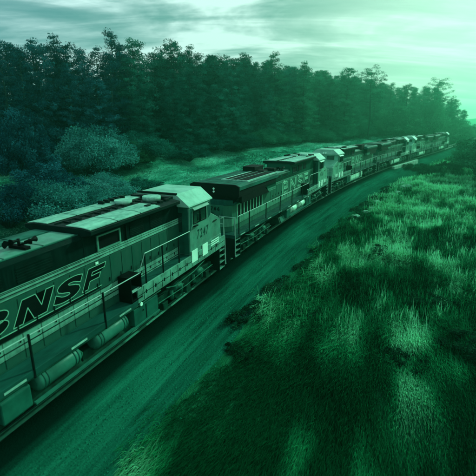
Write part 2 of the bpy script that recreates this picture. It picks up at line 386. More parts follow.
POLY = {'N': [(0, 0), (.27, 0), (.27, .58), (.60, 0), (1, 0), (1, 1), (.73, 1), (.73, .42), (.40, 1), (0, 1)],
        'F': [(0, 0), (.30, 0), (.30, .36), (.82, .36), (.82, .60), (.30, .60), (.30, .76), (1, .76), (1, 1), (0, 1)]}
_lc = {}
def glyph(ch, bold=.03):
    """unit-box outline of a letter as (verts, faces) in 2-D"""
    k = (ch, bold)
    if k in _lc: return _lc[k]
    if ch in POLY and bold > .02:
        bm = bmesh.new(); bm.faces.new([bm.verts.new((x, y, 0)) for x, y in POLY[ch]]); bmesh.ops.triangulate(bm, faces=bm.faces)
    else:
        cu = bpy.data.curves.new('g', 'FONT'); cu.body = ch; cu.size = 1; cu.offset = bold; cu.resolution_u = 5
        ob = bpy.data.objects.new('g', cu); COL.objects.link(ob); bpy.context.view_layer.update()
        me = bpy.data.meshes.new_from_object(ob.evaluated_get(bpy.context.evaluated_depsgraph_get()))
        bm = bmesh.new(); bm.from_mesh(me); bpy.data.objects.remove(ob); bpy.data.curves.remove(cu); bpy.data.meshes.remove(me)
        bmesh.ops.remove_doubles(bm, verts=bm.verts, dist=1e-4)
    vs = [v.co.xy.copy() for v in bm.verts]; bm.verts.index_update()
    x0 = min(v.x for v in vs); x1 = max(v.x for v in vs); y0 = min(v.y for v in vs); y1 = max(v.y for v in vs)
    vs = [((v.x - x0) / (x1 - x0), (v.y - y0) / (y1 - y0)) for v in vs]
    fs = [[v.index for v in f.verts] for f in bm.faces]; be = [[v.index for v in e.verts] for e in bm.edges if e.is_boundary]
    bm.free(); _lc[k] = (vs, fs, be); return _lc[k]
def letter(mb, ch, u0, u1, z0, z1, vplane, shear=0.0, bold=.03, outline=None, s=1, ow=.02):
    """s=1: read from the viewer's side; s=-1: mirrored position so that it reads from the other side"""
    vs, fs, be = glyph(ch, bold)
    P = [(u0 + x * (u1 - u0) * 1.0 + (y - .0) * shear, z0 + y * (z1 - z0)) for x, y in vs]
    c = sum(q for q in (0,)) 
    def pt(q, off):
        u, z = q
        return mb.P(u, s * (vplane + off), z) if s == 1 else mb.P(letter.mirror - u, s * (vplane + off), z)
    bv = [mb.bm.verts.new(pt(q, 0)) for q in P]
    for f in fs:
        try: mb.bm.faces.new([bv[i] for i in f])
        except ValueError: pass
    if outline is not None:
        for i, j in be:
            a, b_ = Vector(P[i]), Vector(P[j]); d = (b_ - a)
            if d.length < 1e-5: continue
            n = Vector((-d.y, d.x)).normalized() * ow / 2; e = d.normalized() * ow * .4
            q = [outline.bm.verts.new(outline.P((w.x if s == 1 else letter.mirror - w.x), s * (vplane + .004), w.y)) for w in (a - e + n, b_ + e + n, b_ + e - n, a - e - n)]
            outline.bm.faces.new(q)
letter.mirror = -21.3

def wheelset(parent, u, s):
    b = MB(); pts = []
    b.tube([(u, s * .68, .51), (u, s * .80, .51)], .51, 24)
    b.tube([(u, s * .66, .51), (u, s * .68, .51)], .54, 24); b.tube([(u, s * .80, .51), (u, s * .86, .51)], .2, 12)
    return b.build('wheel', M['truckhi'], parent)
def bogie(root, uc):
    b = MB()
    for s in (1, -1):
        prof = [(uc - 2.55, .62), (uc - 2.5, .92), (uc - 1.2, .98), (uc - .9, 1.12), (uc + .9, 1.12), (uc + 1.2, .98), (uc + 2.5, .92), (uc + 2.55, .62), (uc + 2.2, .55), (uc + 1.95, .72), (uc + 1.25, .70), (uc + .95, .50), (uc - .95, .50), (uc - 1.25, .70), (uc - 1.95, .72), (uc - 2.2, .55)]
        b.prism_v(prof, s * 1.02, s * 1.16)
        for k in (-1.85, 0, 1.85):
            b.box(uc + k - .17, uc + k + .17, s * .88, s * 1.28, .36, .66)
    b.box(uc - 2.3, uc + 2.3, -.95, .95, .55, .9)
    f = b.build('bogie', M['truck'], root, .015)
    for k in (-1.85, 0, 1.85):
        for s in (1, -1): wheelset(f, uc + k, s)
    for s in (1, -1):
        for k in (-1.3, -.55, .55, 1.3):
            h = MB(); h.tube([(uc + k, s * 1.22, .55), (uc + k, s * 1.22, .95)], .09, 10); h.build('spring', M['truckhi'], f)
        for k in (-.95, .95):
            h = MB(); h.tube([(uc + k - .25, s * 1.27, .98), (uc + k + .25, s * 1.27, .98)], .12, 12); h.tube([(uc + k + .25, s * 1.27, .98), (uc + k + .55, s * 1.27, .86)], .03, 6); h.build('brake_cylinder', M['truckhi'], f)
    b = MB()
    for s in (1, -1):
        b.tube([(uc - 2.4, s * 1.30, .84), (uc - 1.2, s * 1.32, .80), (uc - .2, s * 1.30, .74), (uc + 1.1, s * 1.32, .83), (uc + 2.4, s * 1.28, .8)], .022, 6)
        b.tube([(uc - 1.7, s * 1.24, 1.2), (uc - 1.2, s * 1.34, 1.1), (uc + .4, s * 1.34, 1.16), (uc + 1.6, s * 1.24, 1.25)], .03, 6)
    b.build('brake_pipe', M['truckhi'], f)
    return f

def make_loco(var, label):
    A = var['style'] == 'A'; MB.OFF = 10.65
    root = empty('locomotive'); tag(root, label, 'locomotive', 'locomotives coupled in one long train')
    liv = M['livA'] if A else M['livB']; cabm = M['cabA'] if A else M['cabB']
    zl, zh = (4.34, 4.53) if A else (3.98, 4.60)          # low and high hood roof
    ul, uh, uc0 = (-8.95, -3.9, -3.5) if A else (-10.6, -4.4, -3.9)
    uc1 = uc0 + 2.0
    D = 1.65
    # frame, deck
    b = MB(); b.box(-21.2, -.1, -.95, .95, .98, 1.46); b.box(-21.3, -21.14, -1.48, 1.48, .9, 1.46); b.box(-.14, 0, -1.46, 1.46, .9, 1.5)
    b.build('underframe', M['iron'], root, .02)
    b = MB(); b.box(-21.3, -7.3, -1.5, 1.5, 1.46, D); b.build('walkway', M['deck'], root, .012)
    b = MB(); b.box(-7.28, -.02, -1.44, 1.44, 1.90, 2.05); wk = b.build('walkway', M['deck'], root, .012)
    for s in (1, -1):
        b = MB(); b.box(-7.28, -.02, s * 1.445, s * 1.5, 1.52, 2.06); sk = b.build('side_sill', M['skirt'], root, .01)
        b = MB()
        for k in range(11):
            u = -6.95 + k * .58
            b.box(u, u + .02, s * 1.5, s * 1.506, 1.56, 2.03); b.box(u + .12, u + .2, s * 1.5, s * 1.506, 1.72, 1.86)
        b.box(-7.25, -.1, s * 1.5, s * 1.507, 1.78, 1.80); b.build('sill_rib', M['dark'], sk)
        for u in np.arange(-20.6, -7.8, 2.05): b = MB(); b.box(u, u + .6, s * 1.5, s * 1.508, 1.50, 1.56); b.build('reflector_strip', M['roof'], root)
        # step down between deck levels
        b = MB(); b.box(-7.62, -7.58, s * .98, s * 1.5, D, 2.56); b.box(-7.06, -7.02, s * .98, s * 1.5, D, 2.56); b.box(-7.58, -7.06, s * .98, s * 1.04, D, 2.5)
        b.box(-7.6, -7.04, s * 1.04, s * 1.5, 1.67, 1.74); b.box(-7.6, -7.04, s * .98, s * 1.5, 2.50, 2.56)
        st = b.build('step_locker', M['black'], root, .008)
        b = MB(); b.box(-7.56, -7.08, s * 1.40, s * 1.505, 2.02, 2.06); b.build('tread', M['rail_light'], st)
        for ue, sg in ((-.05, -1), (-21.25, 1)):
            b = MB()
            for q in (0, .62): b.box(ue + sg * q - .015, ue + sg * q + .015, s * 1.16, s * 1.5, .36, 1.5)
            sp_ = b.build('boarding_steps', M['dark'], root)
            for zt in (.40, .72, 1.04, 1.34):
                b = MB(); lo, hi = sorted((ue + sg * .015, ue + sg * .605)); b.box(lo, hi, s * 1.18, s * 1.5, zt, zt + .03)
                b.box(lo, hi, s * 1.485, s * 1.505, zt + .03, zt + .05); b.build('tread', M['skirt'], sp_)
    # pilots and couplers
    for ue, sg in ((0, 1), (-21.3, -1)):
        b = MB(); lo, hi = sorted((ue, ue + sg * .12))
        b.prism_v([(ue, .9), (ue + sg * .03, .25), (ue + sg * .32, .16), (ue + sg * .10, .9)], -1.25, 1.25); b.build('plough', M['dark'], root, .01)
        b = MB(); b.box(*sorted((ue + sg * .0, ue + sg * .5)), -.12, .12, .72, .98); b.box(*sorted((ue + sg * .42, ue + sg * .68)), -.2, .2, .68, 1.02); b.build('coupler', M['iron'], root, .03)
        for v in (-.5, .5, .62, -.62):
            b = MB(); b.tube([(ue + sg * .05, v, 1.05), (ue + sg * .3, v, .9), (ue + sg * .42, v * .8, .6), (ue + sg * .55, v * .5, .55)], .03, 6); b.build('air_hose', M['iron'], root)
        for w in (-1, 1):
            b = MB()
            for v in (1.45, .55): b.tube([(ue - sg * .06, w * v, 1.5), (ue - sg * .06, w * v, 2.65)], .022, 6)
            b.tube([(ue - sg * .06, w * 1.45, 2.62), (ue - sg * .06, w * .55, 2.62)], .02, 6)
            b.tube([(ue - sg * .06, w * 1.45, 2.62), (ue - sg * .02, w * 1.50, 1.9), (ue + sg * .03, w * 1.52, .5)], .02, 6)
            b.build('end_railing', M['rail_light'], root)
    # main hood
    def hood(u0, u1, w, z1, name='hood', z0=D, mm=None, ch=.10):
        b = MB(); b.prism_u([(-w, z0), (-w, z1 - ch), (-w + ch, z1), (w - ch, z1), (w, z1 - ch), (w, z0)], u0, u1); return b.build(name, mm or liv, root, .015)
    hood(-15.0, ul, .95, zl); hood(ul, uc0, .95, zh - .15)
    # hood doors
    for s in (1, -1):
        u = -14.7
        while u < uc0 - .6:
            top = (3.34 if u < ul - .6 else 3.36)
            z0_ = D + .06 if u < -7.7 else 2.1
            b = MB(); b.box(u, u + .53, s * .95, s * .963, z0_, top)
            dr = b.build('hood_door', liv, root)
            if var.get('fine'):
                b = MB(); b.box(u + .44, u + .47, s * .963, s * .985, 2.55, 2.68); b.build('latch', M['iron'], dr)
                b = MB(); b.box(u + .44, u + .47, s * .963, s * .985, 2.2, 2.3); b.build('latch', M['iron'], dr)
            u += .57
        # louvre panels in the upper hood
        for u in (np.arange(-14.2, ul - 1.2, 1.5) if A else np.arange(-13.8, ul - 1.2, 1.5)):
            b = MB(); b.box(u, u + 1.1, s * .9505, s * .953, 3.70, zl - .15)
            for z in np.arange(3.72, zl - .2, .07): b.box(u, u + 1.1, s * .952, s * .968, z, z + .03)
            b.build('louvre', M['dark'], root)
        # air intake opening under the raised roof
        g0, g1 = ul + .62, ul + 1.62
        b = MB(); b.box(g0, g1, s * .95, s * .956, 3.72, 4.12); gr = b.build('intake_grille', M['black'], root)
        b = MB(); b.box(g0 - .06, g1 + .06, s * .951, s * .99, 4.12, 4.17); b.box(g0 - .06, g1 + .06, s * .951, s * .99, 3.67, 3.72); b.box(g0 - .06, g0, s * .951, s * .99, 3.72, 4.12); b.box(g1, g1 + .06, s * .951, s * .99, 3.72, 4.12)
        b.build('frame', M['cabA'] if A else M['deck'], gr)
        for u in (ul + 2.2, ul + 3.4):
            b = MB(); b.box(u, u + .8, s * .952, s * .966, 3.7, 4.2)
            for z in np.arange(3.74, 4.18, .06): b.box(u + .04, u + .76, s * .965, s * .98, z, z + .02)
            b.build('louvre', M['dark'], root)
        b = MB(); b.box(ul + 1.95, ul + 1.99, s * .952, s * 1.0, 3.66, 4.2); b.build('drain_pipe', M['iron'], root)
    # raised roof with overhanging eaves
    b = MB(); b.prism_u([(-1.30, zh - .17), (-1.30, zh - .05), (-.95, zh), (.95, zh), (1.30, zh - .05), (1.30, zh - .17), (.94, zh - .26), (-.94, zh - .26)], ul, uh); rf = b.build('roof', M['dark'], root, .012)
    n = 4 if A else 5; lu = (uh - ul - .1) / n
    for k in range(n):
        for v0, v1 in ((-1.22, -.42), (.32, 1.24)) if A else ((-1.22, -.25), (.0, 1.24)):
            b = MB(); u0_ = ul + .06 + k * lu
            def zr(v): return zh + .012 if abs(v) <= .95 else zh + .012 - .05 * (abs(v) - .95) / .35
            vv = sorted([v0, v1] + [q for q in (-.95, .95) if v0 < q < v1])
            b.prism_u([(v, zr(v)) for v in vv] + [(v, zr(v) + .022) for v in vv[::-1]], u0_, u0_ + lu - .06)
            if not (A and k == n - 1 and v0 > 0): b.build('roof_panel', M['roof'], rf)
            else: b.bm.free()
    b = MB()
    for u in np.arange(ul + .4, uh - .4, .45): b.box(u, u + .1, -.1, .1, zh + .0, zh + .05)
    b.box(ul + .1, uh - .1, -.16, -.14, zh, zh + .04); b.build('roof_walk', M['iron'], rf)
    # fans, stack and aerials near the cab
    b = MB()
    b.tube([(uh + .1 - .6, .30, zh), (uh - .5, .30, zh + .16)], .36, 24); b.build('roof_fan', M['roof'], rf)
    b = MB(); b.tube([(uh - 1.5, -.3, zh), (uh - 1.5, -.3, zh + .14)], .33, 24); b.build('roof_fan', M['roof'], rf)
    b = MB(); b.box(uh - .25, uh + .05, -.9, .95, zh - .16, zh + .10)
    for k in range(5): b.box(uh - 2.1 + .3 * k, uh - 2.0 + .3 * k, -1.0, -.75, zh, zh + .15)
    for k in range(4): b.box(uh - 1.8 + .42 * k, uh - 1.55 + .42 * k, .85, .98, zh, zh + .08)
    b.build('roof_hatch', M['dark'], rf, .01)
    # low roof
    b = MB(); b.box(-14.95, ul - .02, -.84, .84, zl + .002, zl + .02); rl = b.build('roof', M['roofmid'] if A else M['roof'], root)
    for k in range(5 if A else 3):
        for v0, v1 in ((-.78, -.2), (-.08, .8)):
            u0_ = (-14.8 + k * 1.16) if A else (-14.4 + k * 1.25)
            b = MB(); b.box(u0_, u0_ + 1.1, v0, v1, zl + .02, zl + .04); b.build('roof_panel', M['roofmid'] if (A and (k == 0 or v0 < -.5)) else (M['cabA'] if A else M['roof']), rl)
    b = MB(); b.box(-12.6, -12.1, -.4, .4, zl + .02, zl + .30) if not A else b.box(-14.0, -13.2, -.4, .4, zl + .02, zl + .30); b.build('exhaust_stack', M['black'], rl, .03)
    if not A:   # sooty silencer housing between radiator and hood
        b = MB(); b.box(-15.0, -13.4, -1.0, -.1, zl + .02, zl + .62); b.box(-14.95, -14.2, -.1, .55, zl + .02, zl + .4); b.build('silencer', M['black'], rl, .04)
    # horns
    hu = -10.6 if A else -11.6
    b = MB()
    for k, (dv, ln, sg) in enumerate(((-.22, .34, -1), (-.08, .42, -1), (.08, .36, 1), (.22, .44, 1), (.0, .3, -1))):
        z = zl + .16 + .08 * (k % 2) + (.1 if k == 4 else 0)
        b.tube([(hu, .45 + dv, z), (hu + sg * ln * .5, .45 + dv, z), (hu + sg * ln * .75, .45 + dv, z)], .04, 10, [.03, .04, .085])
    b.box(hu - .08, hu + .08, .15, .75, zl + .03, zl + .12); b.tube([(hu, .45, zl + .05), (hu, .45, zl + .3)], .04, 8)
    b.build('horn', M['black'], rl if A else root)
    # radiator section
    ur0, ur1 = -20.75, -14.95
    body = [(-21.0 + .35, -1.0), (ur1, -1.0), (ur1, 1.0), (-21.0 + .35, 1.0), (-21.0 + .02, .62), (-21.0 + .02, -.62)]
    b = MB(); b.prism_z(body, D, 3.15); rb = b.build('radiator_body', liv, root, .015)
    b = MB(); b.prism_u([(-1.0, 3.15), (-1.40, 3.60), (-1.40, 3.75), (1.40, 3.75), (1.40, 3.60), (1.0, 3.15)], ur0 + .1, ur1); b.build('radiator_screen', M['black'], root)
    b = MB(); b.prism_z([(-20.95, -.7), (-20.6, -1.12), (-20.2, -1.12), (-20.2, 1.12), (-20.6, 1.12), (-20.95, .7)], 3.14, 3.42); b.build('rear_cowl', M['deck'], root, .02)
    zt = 4.28
    b = MB(); b.prism_u([(-1.50, 3.98), (-1.50, zt - .10), (-1.3, zt), (1.3, zt), (1.50, zt - .10), (1.50, 3.98)], ur0 + .02, ur1 + .25); wg = b.build('radiator_roof', M['roofmid'], root, .015)
    b = MB(); b.prism_u([(-1.51, 3.66), (-1.51, zt - .09), (-1.3, zt + .01), (1.3, zt + .01), (1.51, zt - .09), (1.51, 3.66)], ur0 - .1, ur0 + .02); b.build('end_cap', M['black'], wg)
    b = MB(); b.box(ur0, ur1, -1.43, 1.43, 3.6, 3.98); b.build('radiator_screen', M['black'], root)
    b = MB()
    for k in range(7): b.box(ur0 + 1.6 + k * .62, ur0 + 1.6 + k * .62 + .56, -.25, 1.22, zt + .004, zt + .03)
    b.build('fan_grille', M['black'], wg)
    b = MB(); q0, q1 = ur0 + 1.5, ur0 + 5.95
    b.box(q0 - .1, q1, 1.22, 1.36, zt - .035, zt + .035); b.box(q0 - .1, q0, -.35, 1.22, zt + .002, zt + .04); b.box(q0, q1, -.36, -.25, zt + .002, zt + .04); b.box(q1 - .06, q1, -.25, 1.22, zt + .002, zt + .04)
    b.box(q0, q1, .1, .12, zt + .03, zt + .04); b.box(q0, q1, .6, .62, zt + .03, zt + .04)
    b.build('grille_frame', M['roof'], wg)
    b = MB(); b.box(q0 - .1, q1, -1.3, -.5, zt + .001, zt + .012); b.build('roof_panel', M['roofmid'], wg)
    for s in (1, -1):
        b = MB()
        for k in range(8):
            u = -19.9 + k * .46; b.box(u, u + .26, s * 1.0, s * 1.008, 2.35, 3.02)
        b.build('side_grille', M['black'], rb)
        b = MB(); b.box(-20.1, -16.1, s * 1.0, s * 1.03, 3.05, 3.10); b.box(-20.1, -16.1, s * 1.0, s * 1.02, 2.28, 2.32)
        for k in range(9): u = -20.08 + k * .46; b.box(u, u + .14, s * 1.0, s * 1.025, 2.32, 3.05)
        b.build('grille_bar', cabm, rb)
        b = MB(); b.prism_v([(-20.3, 3.22), (-16.2, 3.22), (-16.9, 3.62), (-20.3, 3.62)], s * 1.30, s * 1.42); b.build('radiator_screen', M['black'], root)
        b = MB(); b.prism_v([(-16.15, 3.18), (-14.95, 3.18), (-14.95, 3.74), (-16.85, 3.74)], s * 1.0, s * 1.43); b.build('radiator_screen', liv, root, .01)
    # rear headlights and panels
    b = MB()
    for z in (3.86, 4.02): b.tube([(ur0 - .13, 0, z), (ur0 - .09, 0, z)], .055, 12)
    b.build('headlight', M['white'], wg)
    b = MB()
    for v in (-.4, 0, .4): b.box(-21.0, -20.965, v - .012, v + .012, 1.7, 3.1)
    b.box(-21.0, -20.97, -.55, -.1, 1.75, 2.95); b.box(-21.0, -20.97, .1, .55, 1.75, 2.95); b.build('rear_door', liv, rb)
    b = MB()
    for z in np.arange(1.9, 3.0, .28): b.tube([(-20.99, -.18, z), (-21.04, -.18, z), (-21.04, .0, z), (-20.99, .0, z)], .012, 5)
    b.build('ladder', M['iron'], rb)
    # cab
    b = MB(); b.box(uc0, uc1, -1.46, 1.46, 2.06, 4.16); cb = b.build('cab', cabm, root, .02)
    b = MB(); b.box(uc0 - .012, uc0, -1.40, 1.40, 2.1, 4.1); b.build('rear_wall', M['tank'], cb)
    b = MB(); b.prism_u([(-1.52, 4.14), (-1.50, 4.20), (-.92, 4.66), (.92, 4.66), (1.50, 4.20), (1.52, 4.14)], uc0 - .10, uc1 + .12); b.build('cab_roof', M['cabroof'], root, .012)
    b = MB(); b.box(uc0 - .12, uc0 - .02, -.95, .95, 4.62, 4.70); b.build('roof_seam', M['dark'], root)
    for s in (1, -1):
        for wu0, wu1 in ((uc0 + .38, uc0 + .88), (uc0 + 1.0, uc0 + 1.5)):
            b = MB(); b.box(wu0, wu1, s * 1.46, s * 1.466, 3.38, 3.86); w_ = b.build('cab_window', M['glass'], cb)
            b = MB(); e = .04
            b.box(wu0 - e, wu1 + e, s * 1.461, s * 1.485, 3.86, 3.90); b.box(wu0 - e, wu1 + e, s * 1.461, s * 1.485, 3.34, 3.38); b.box(wu0 - e, wu0, s * 1.461, s * 1.485, 3.38, 3.86); b.box(wu1, wu1 + e, s * 1.461, s * 1.485, 3.38, 3.86)
            b.build('frame', M['dark'], w_)
        b = MB(); b.prism_u([(s * 1.46, 4.05), (s * 1.56, 3.97), (s * 1.56, 3.95), (s * 1.46, 4.02)], uc0 + .3, uc1 - .3); b.build('window_awning', cabm, cb)
        b = MB(); b.prism_v([(uc0 + .05, 3.1), (uc0 + .05, 4.05), (uc0 + .28, 4.05), (uc0 + .25, 3.4)], s * 1.461, s * 1.468); b.build('shade_panel', M['deck'], cb)
        b = MB(); b.prism_v([(uc1 - .3, 3.3), (uc1 - .3, 4.05), (uc1 - .05, 4.05), (uc1 - .05, 3.45)], s * 1.461, s * 1.468); b.build('shade_panel', M['deck'], cb)
        b = MB(); b.box(uc0 + .3, uc0 + .62, s * 1.47, s * 1.56, 3.24, 3.28); b.box(uc1 + .25, uc1 + .6, s * 1.44, s * 1.5, 3.03, 3.06) ; b.build('armrest', M['iron'], cb)
        b = MB(); b.box(uc0 + .85, uc0 + .89, s * 1.52, s * 1.56, 3.4, 3.7); b.box(uc0 + .86, uc0 + .88, s * 1.466, s * 1.55, 3.5, 3.53); b.build('wing_mirror', M['dark'], cb)
        b = MB(); b.box(uc0 - .02, uc0 - .012, s * .68, s * 1.12, 3.05, 3.88); b.build('cab_window', M['glass'], cb)
        b = MB(); b.box(uc0 - .028, uc0 - .013, s * .6, s * .66, 2.1, 3.95); b.box(uc0 - .028, uc0 - .013, s * 1.16, s * 1.22, 2.1, 3.95); b.box(uc0 - .028, uc0 - .013, s * .66, s * 1.16, 3.9, 3.95); b.build('cab_door', M['tank'], cb)
        # white battery-box panels under the cab
        for pu in (uc0 + .03, uc0 + 1.02):
            b = MB(); b.box(pu, pu + .52, s * 1.5, s * 1.515, 1.70, 2.24); b.build('white_panel', M['white'], root, .006)
        b = MB(); b.box(uc0 + .0, uc1 + 1.1, s * 1.40, s * 1.47, 2.04, 2.24); b.build('side_sill', cabm, root)
        b = MB()
        for k in range(3): b.box(uc0 + 1.9, uc0 + 2.75, s * 1.5, s * 1.512, 1.92 + .1 * k, 1.97 + .1 * k)
        b.build('step_board', M['white'], root)
    for v in (-.62, .62):
        b = MB(); b.box(uc1, uc1 + .008, v - .42, v + .42, 3.6, 4.02); b.build('windscreen', M['glass'], cb)
    # nose
    b = MB(); b.prism_v([(uc1, 2.05), (uc1, 3.52), (-.62, 3.12), (-.42, 2.95), (-.34, 2.05)], -1.44, 1.44); ns = b.build('nose', cabm, root, .03)
    b = MB(); b.prism_v([(-.415, 3.0), (-.405, 2.9), (-.36, 2.3), (-.35, 2.32), (-.39, 3.0)], -.35, .35); b.build('nose_door', cabm, ns)
    b = MB()
    for v in (-.12, .12): b.tube([(uc1 + .0, v, 4.3), (uc1 + .16, v, 4.3)], .09, 14)
    b.build('headlight', M['white'], cb)
    # fuel tank and its fittings
    b = MB(); b.prism_u([(-1.15, .92), (-1.30, .56), (-1.1, .45), (1.1, .45), (1.30, .56), (1.15, .92)], -13.6, -6.0)
    b.box(-13.4, -6.2, -.9, .9, .9, 1.3); ft = b.build('fuel_tank', M['truck'], root, .02)
    if not A:
        for s in (1, -1):
            b = MB(); b.prism_u([(s * 1.16, .90), (s * 1.31, .57), (s * 1.325, .57), (s * 1.18, .92)], -13.4, -6.2); b.build('tank_side', M['tankpale'] if var.get('pale') else M['res'], ft)
    for s in (1, -1):
        b = MB(); b.box(-11.62, -6.0, s * 1.38, s * 1.47, .66, .72); b.build('tank_ledge', M['res'], ft)
        if var.get('pale'):
            b = MB(); b.prism_u([(s * 1.0, .62), (s * 1.36, .62), (s * 1.44, .9), (s * 1.40, 1.3), (s * 1.0, 1.3)], -13.2, -7.6); b.build('tank_side', M['tankpale'], ft, .03)
        for c0, c1 in (() if var.get('pale') else ((-11.45, -9.95), (-9.35, -7.8))):
            b = MB(); vv, zz_, r_ = s * 1.22, 1.10, .27
            b.tube([(c0, vv, zz_), (c0 + .03, vv, zz_), (c0 + .10, vv, zz_), (c1 - .1, vv, zz_), (c1 - .03, vv, zz_), (c1, vv, zz_)], r_, 24, [r_ * .55, r_ * .86, r_, r_, r_ * .86, r_ * .55])
            rs = b.build('air_reservoir', M['res'] if A else M['tankpale'], root)
            for u in (c0 + .16, c0 + .28, c1 - .28, c1 - .16): b = MB(); b.tube([(u, vv, zz_), (u + .035, vv, zz_)], r_ + .012, 24); b.build('strap', M['tank'], rs)
            b = MB(); b.tube([(c1 - .02, vv, zz_), (c1 + .12, vv, zz_), (c1 + .2, vv, zz_ - .1), (c1 + .2, vv, .72)], .03, 8); b.build('valve_pipe', M['truckhi'], rs)
        b = MB(); b.prism_u([(s * .95, .70), (s * .95, 1.36), (s * 1.30, 1.36), (s * 1.44, 1.28), (s * 1.44, .70)], -12.5, -11.68); b.build('battery_box', M['tank'], root, .03)
        b = MB(); b.box(-7.5, -6.05, s * .95, s * 1.44, .72, 1.34); eb = b.build('equipment_box', M['tank'], root, .02)
        b = MB(); b.box(-6.82, -6.78, s * 1.44, s * 1.452, .76, 1.3); b.box(-7.0, -6.95, s * 1.44, s * 1.46, 1.12, 1.17); b.build('seam', M['iron'], eb)
        b = MB(); b.tube([(-7.1, s * 1.44, 1.42), (-7.1, s * 1.49, 1.42)], .07, 12); b.build('fuel_gauge', M['white'], eb)
        b = MB()
        for k, u in enumerate((-13.2, -12.8, -7.0, -6.7, -6.4)): b.tube([(u, s * 1.2, 1.46), (u + .05, s * 1.35, 1.3), (u + .02, s * 1.2, 1.0)], .03, 6)
        b.tube([(-13.5, s * 1.42, 1.40), (-5.8, s * 1.42, 1.40)], .025, 6); b.build('brake_pipe', M['truckhi'], root)
    bogie(root, -3.45); bogie(root, -17.75)
    # handrails
    for s in (1, -1):
        b = MB(); b.tube([(-20.9, s * 1.47, 2.62), (-7.1, s * 1.47, 2.56), (-6.72, s * 1.47, 3.16), (uc0 - .02, s * 1.47, 3.13)], .019, 6)
        hr = b.build('handrail', M['rail_light'], root)
        b = MB(); b.tube([(-20.9, s * .99, 3.52), (-8.2, s * .99, 3.52)], .012, 5); b.build('hood_rail', M['iron'], root)
        for zq in (3.02, 2.42):
            b = MB(); b.tube([(-14.6, s * .995, zq + .62), (-9.0, s * .995, zq + .62)] if zq > 3 else [(-14.6, s * .99, zq + .02), (-8.0, s * .99, zq + .02)], .010, 5); b.build('conduit', M['iron'], root)
        for u in (-12.05, -8.55):
            b = MB(); b.box(u, u + .12, s * .965, s * .99, 3.30, 3.37); b.build('marker_light', M['white'], root)
        for u in (-20.8, -19.4, -16.8, -14.17, -11.55, -8.93):
            b = MB(); b.tube([(u, s * 1.49, 1.42), (u, s * 1.49, 2.62)], .034, 6); b.build('stanchion', M['iron'], hr)
        for u in (-6.72, -5.62, -4.45):
            b = MB(); b.tube([(u, s * 1.47, 2.05), (u, s * 1.47, 3.14)], .03, 6); b.build('stanchion', M['iron'], hr)
        b = MB(); b.tube([(-.1, s * 1.46, 2.95), (-.42, s * 1.46, 3.0)], .02, 6); b.tube([(-.06, s * 1.46, 2.95), (-.06, s * 1.46, 1.5), (.0, s * 1.52, .5)], .025, 6); b.build('grab_rail', M['rail_light'], root)
    # lettering
    for s in (1, -1):
        letter.mirror = -21.5
        lt = MB(); ol = MB()
        if A:
            sh = .34
            for ch, u0_, u1_ in (('B', -12.72, -11.72), ('N', -11.52, -10.50), ('S', -10.32, -9.36), ('F', -9.20, -8.42)):
                letter(lt, ch, u0_ , u1_ , 2.64, 3.26, .968, sh, .055, ol, s)
            lt.build('lettering', M['letterdark'], root); ol.build('lettering_outline', M['letterpale'], root)
            b = MB(); X = lambda u: u if s == 1 else letter.mirror - u
            for zz0, zz1, q, mm in ((2.50, 2.60, .967, 'letterdark'),):
                b.prism_v([(X(-14.4), 2.40), (X(-14.3), 2.56), (X(-8.35), 2.54), (X(-8.5), 2.49)], s * .964, s * .969)
            b.build('swoosh', M['letterdark'], root)
            b = MB(); b.prism_v([(X(-14.3), 2.565), (X(-14.3), 2.59), (X(-8.35), 2.565), (X(-8.35), 2.55)], s * .964, s * .969); b.build('swoosh_line', M['letterpale'], root)
        else:
            for ch, u0_, u1_ in (('B', -12.3, -11.0), ('N', -10.5, -9.1), ('S', -8.6, -7.3), ('F', -6.9, -5.7)):
                d_ = MB(); letter(d_, ch, u0_, u1_, 2.36, 3.26, .968, .05, .0, lt, s, .10); d_.bm.free()
            lt.build('lettering', M['letterpale'], root); ol.bm.free()
        num = var['num']; nb = MB(); c0 = uc0 + .62
        letter.mirror = 2 * uc0 + 2.02
        for k, ch in enumerate(num): letter(nb, ch, c0 + k * .29, c0 + k * .29 + (.20 if ch != '1' else .1), 2.60, 3.02, 1.462, .06, .025, None, s)
        nb.build('number', M['number'], root)
    nb = MB()     # number on the rear hood end, read from behind
    vs0 = .62
    for k, ch in enumerate(num):
        vs, fs, be = glyph(ch, .03)
        P = [nb.bm.verts.new(nb.P(-21.012, -.30 + k * .20 + x * .14 - .02, 2.86 + y * .2)) for x, y in vs]
        for f in fs: nb.bm.faces.new([P[i] for i in f])
    nb.build('number', M['black'], root)
    MB.OFF = 0.0
    return root
def place_loco(o, n, flip=False):
    fx, fy, _ = track(22.7 * (n - 1)); rx, ry, _ = track(22.7 * (n - 1) - 21.3)
    dx, dy = float(fx - rx), float(fy - ry); ang = math.atan2(dy, dx) + (math.pi if flip else 0)
    o.location = (float(fx + rx) / 2, float(fy + ry) / 2, 0); o.rotation_euler = (0, 0, ang)
place_loco(make_loco(dict(style='A', num='7247', fine=True), 'nearest locomotive, dark slanted BNSF on its long hood and number 7247 under the cab windows'), 1)
place_loco(make_loco(dict(style='B', num='4766', fine=True), 'second locomotive with a wide black radiator roof at the near end and pale outlined lettering'), 2)
place_loco(make_loco(dict(style='B', num='5281', pale=True), 'third locomotive, turned with its pale cab roof towards the camera, long pale fuel tank'), 3, True)
place_loco(make_loco(dict(style='A', num='5634', pale=True), 'fourth locomotive, the one passing the pale concrete parapet by the stream'), 4)
place_loco(make_loco(dict(style='B', num='4419', pale=True), 'fifth locomotive, second from the far front of the train, cab towards the camera'), 5, True)
place_loco(make_loco(dict(style='A', num='6702', pale=True), 'farthest locomotive, leading the train around the distant bend'), 6)

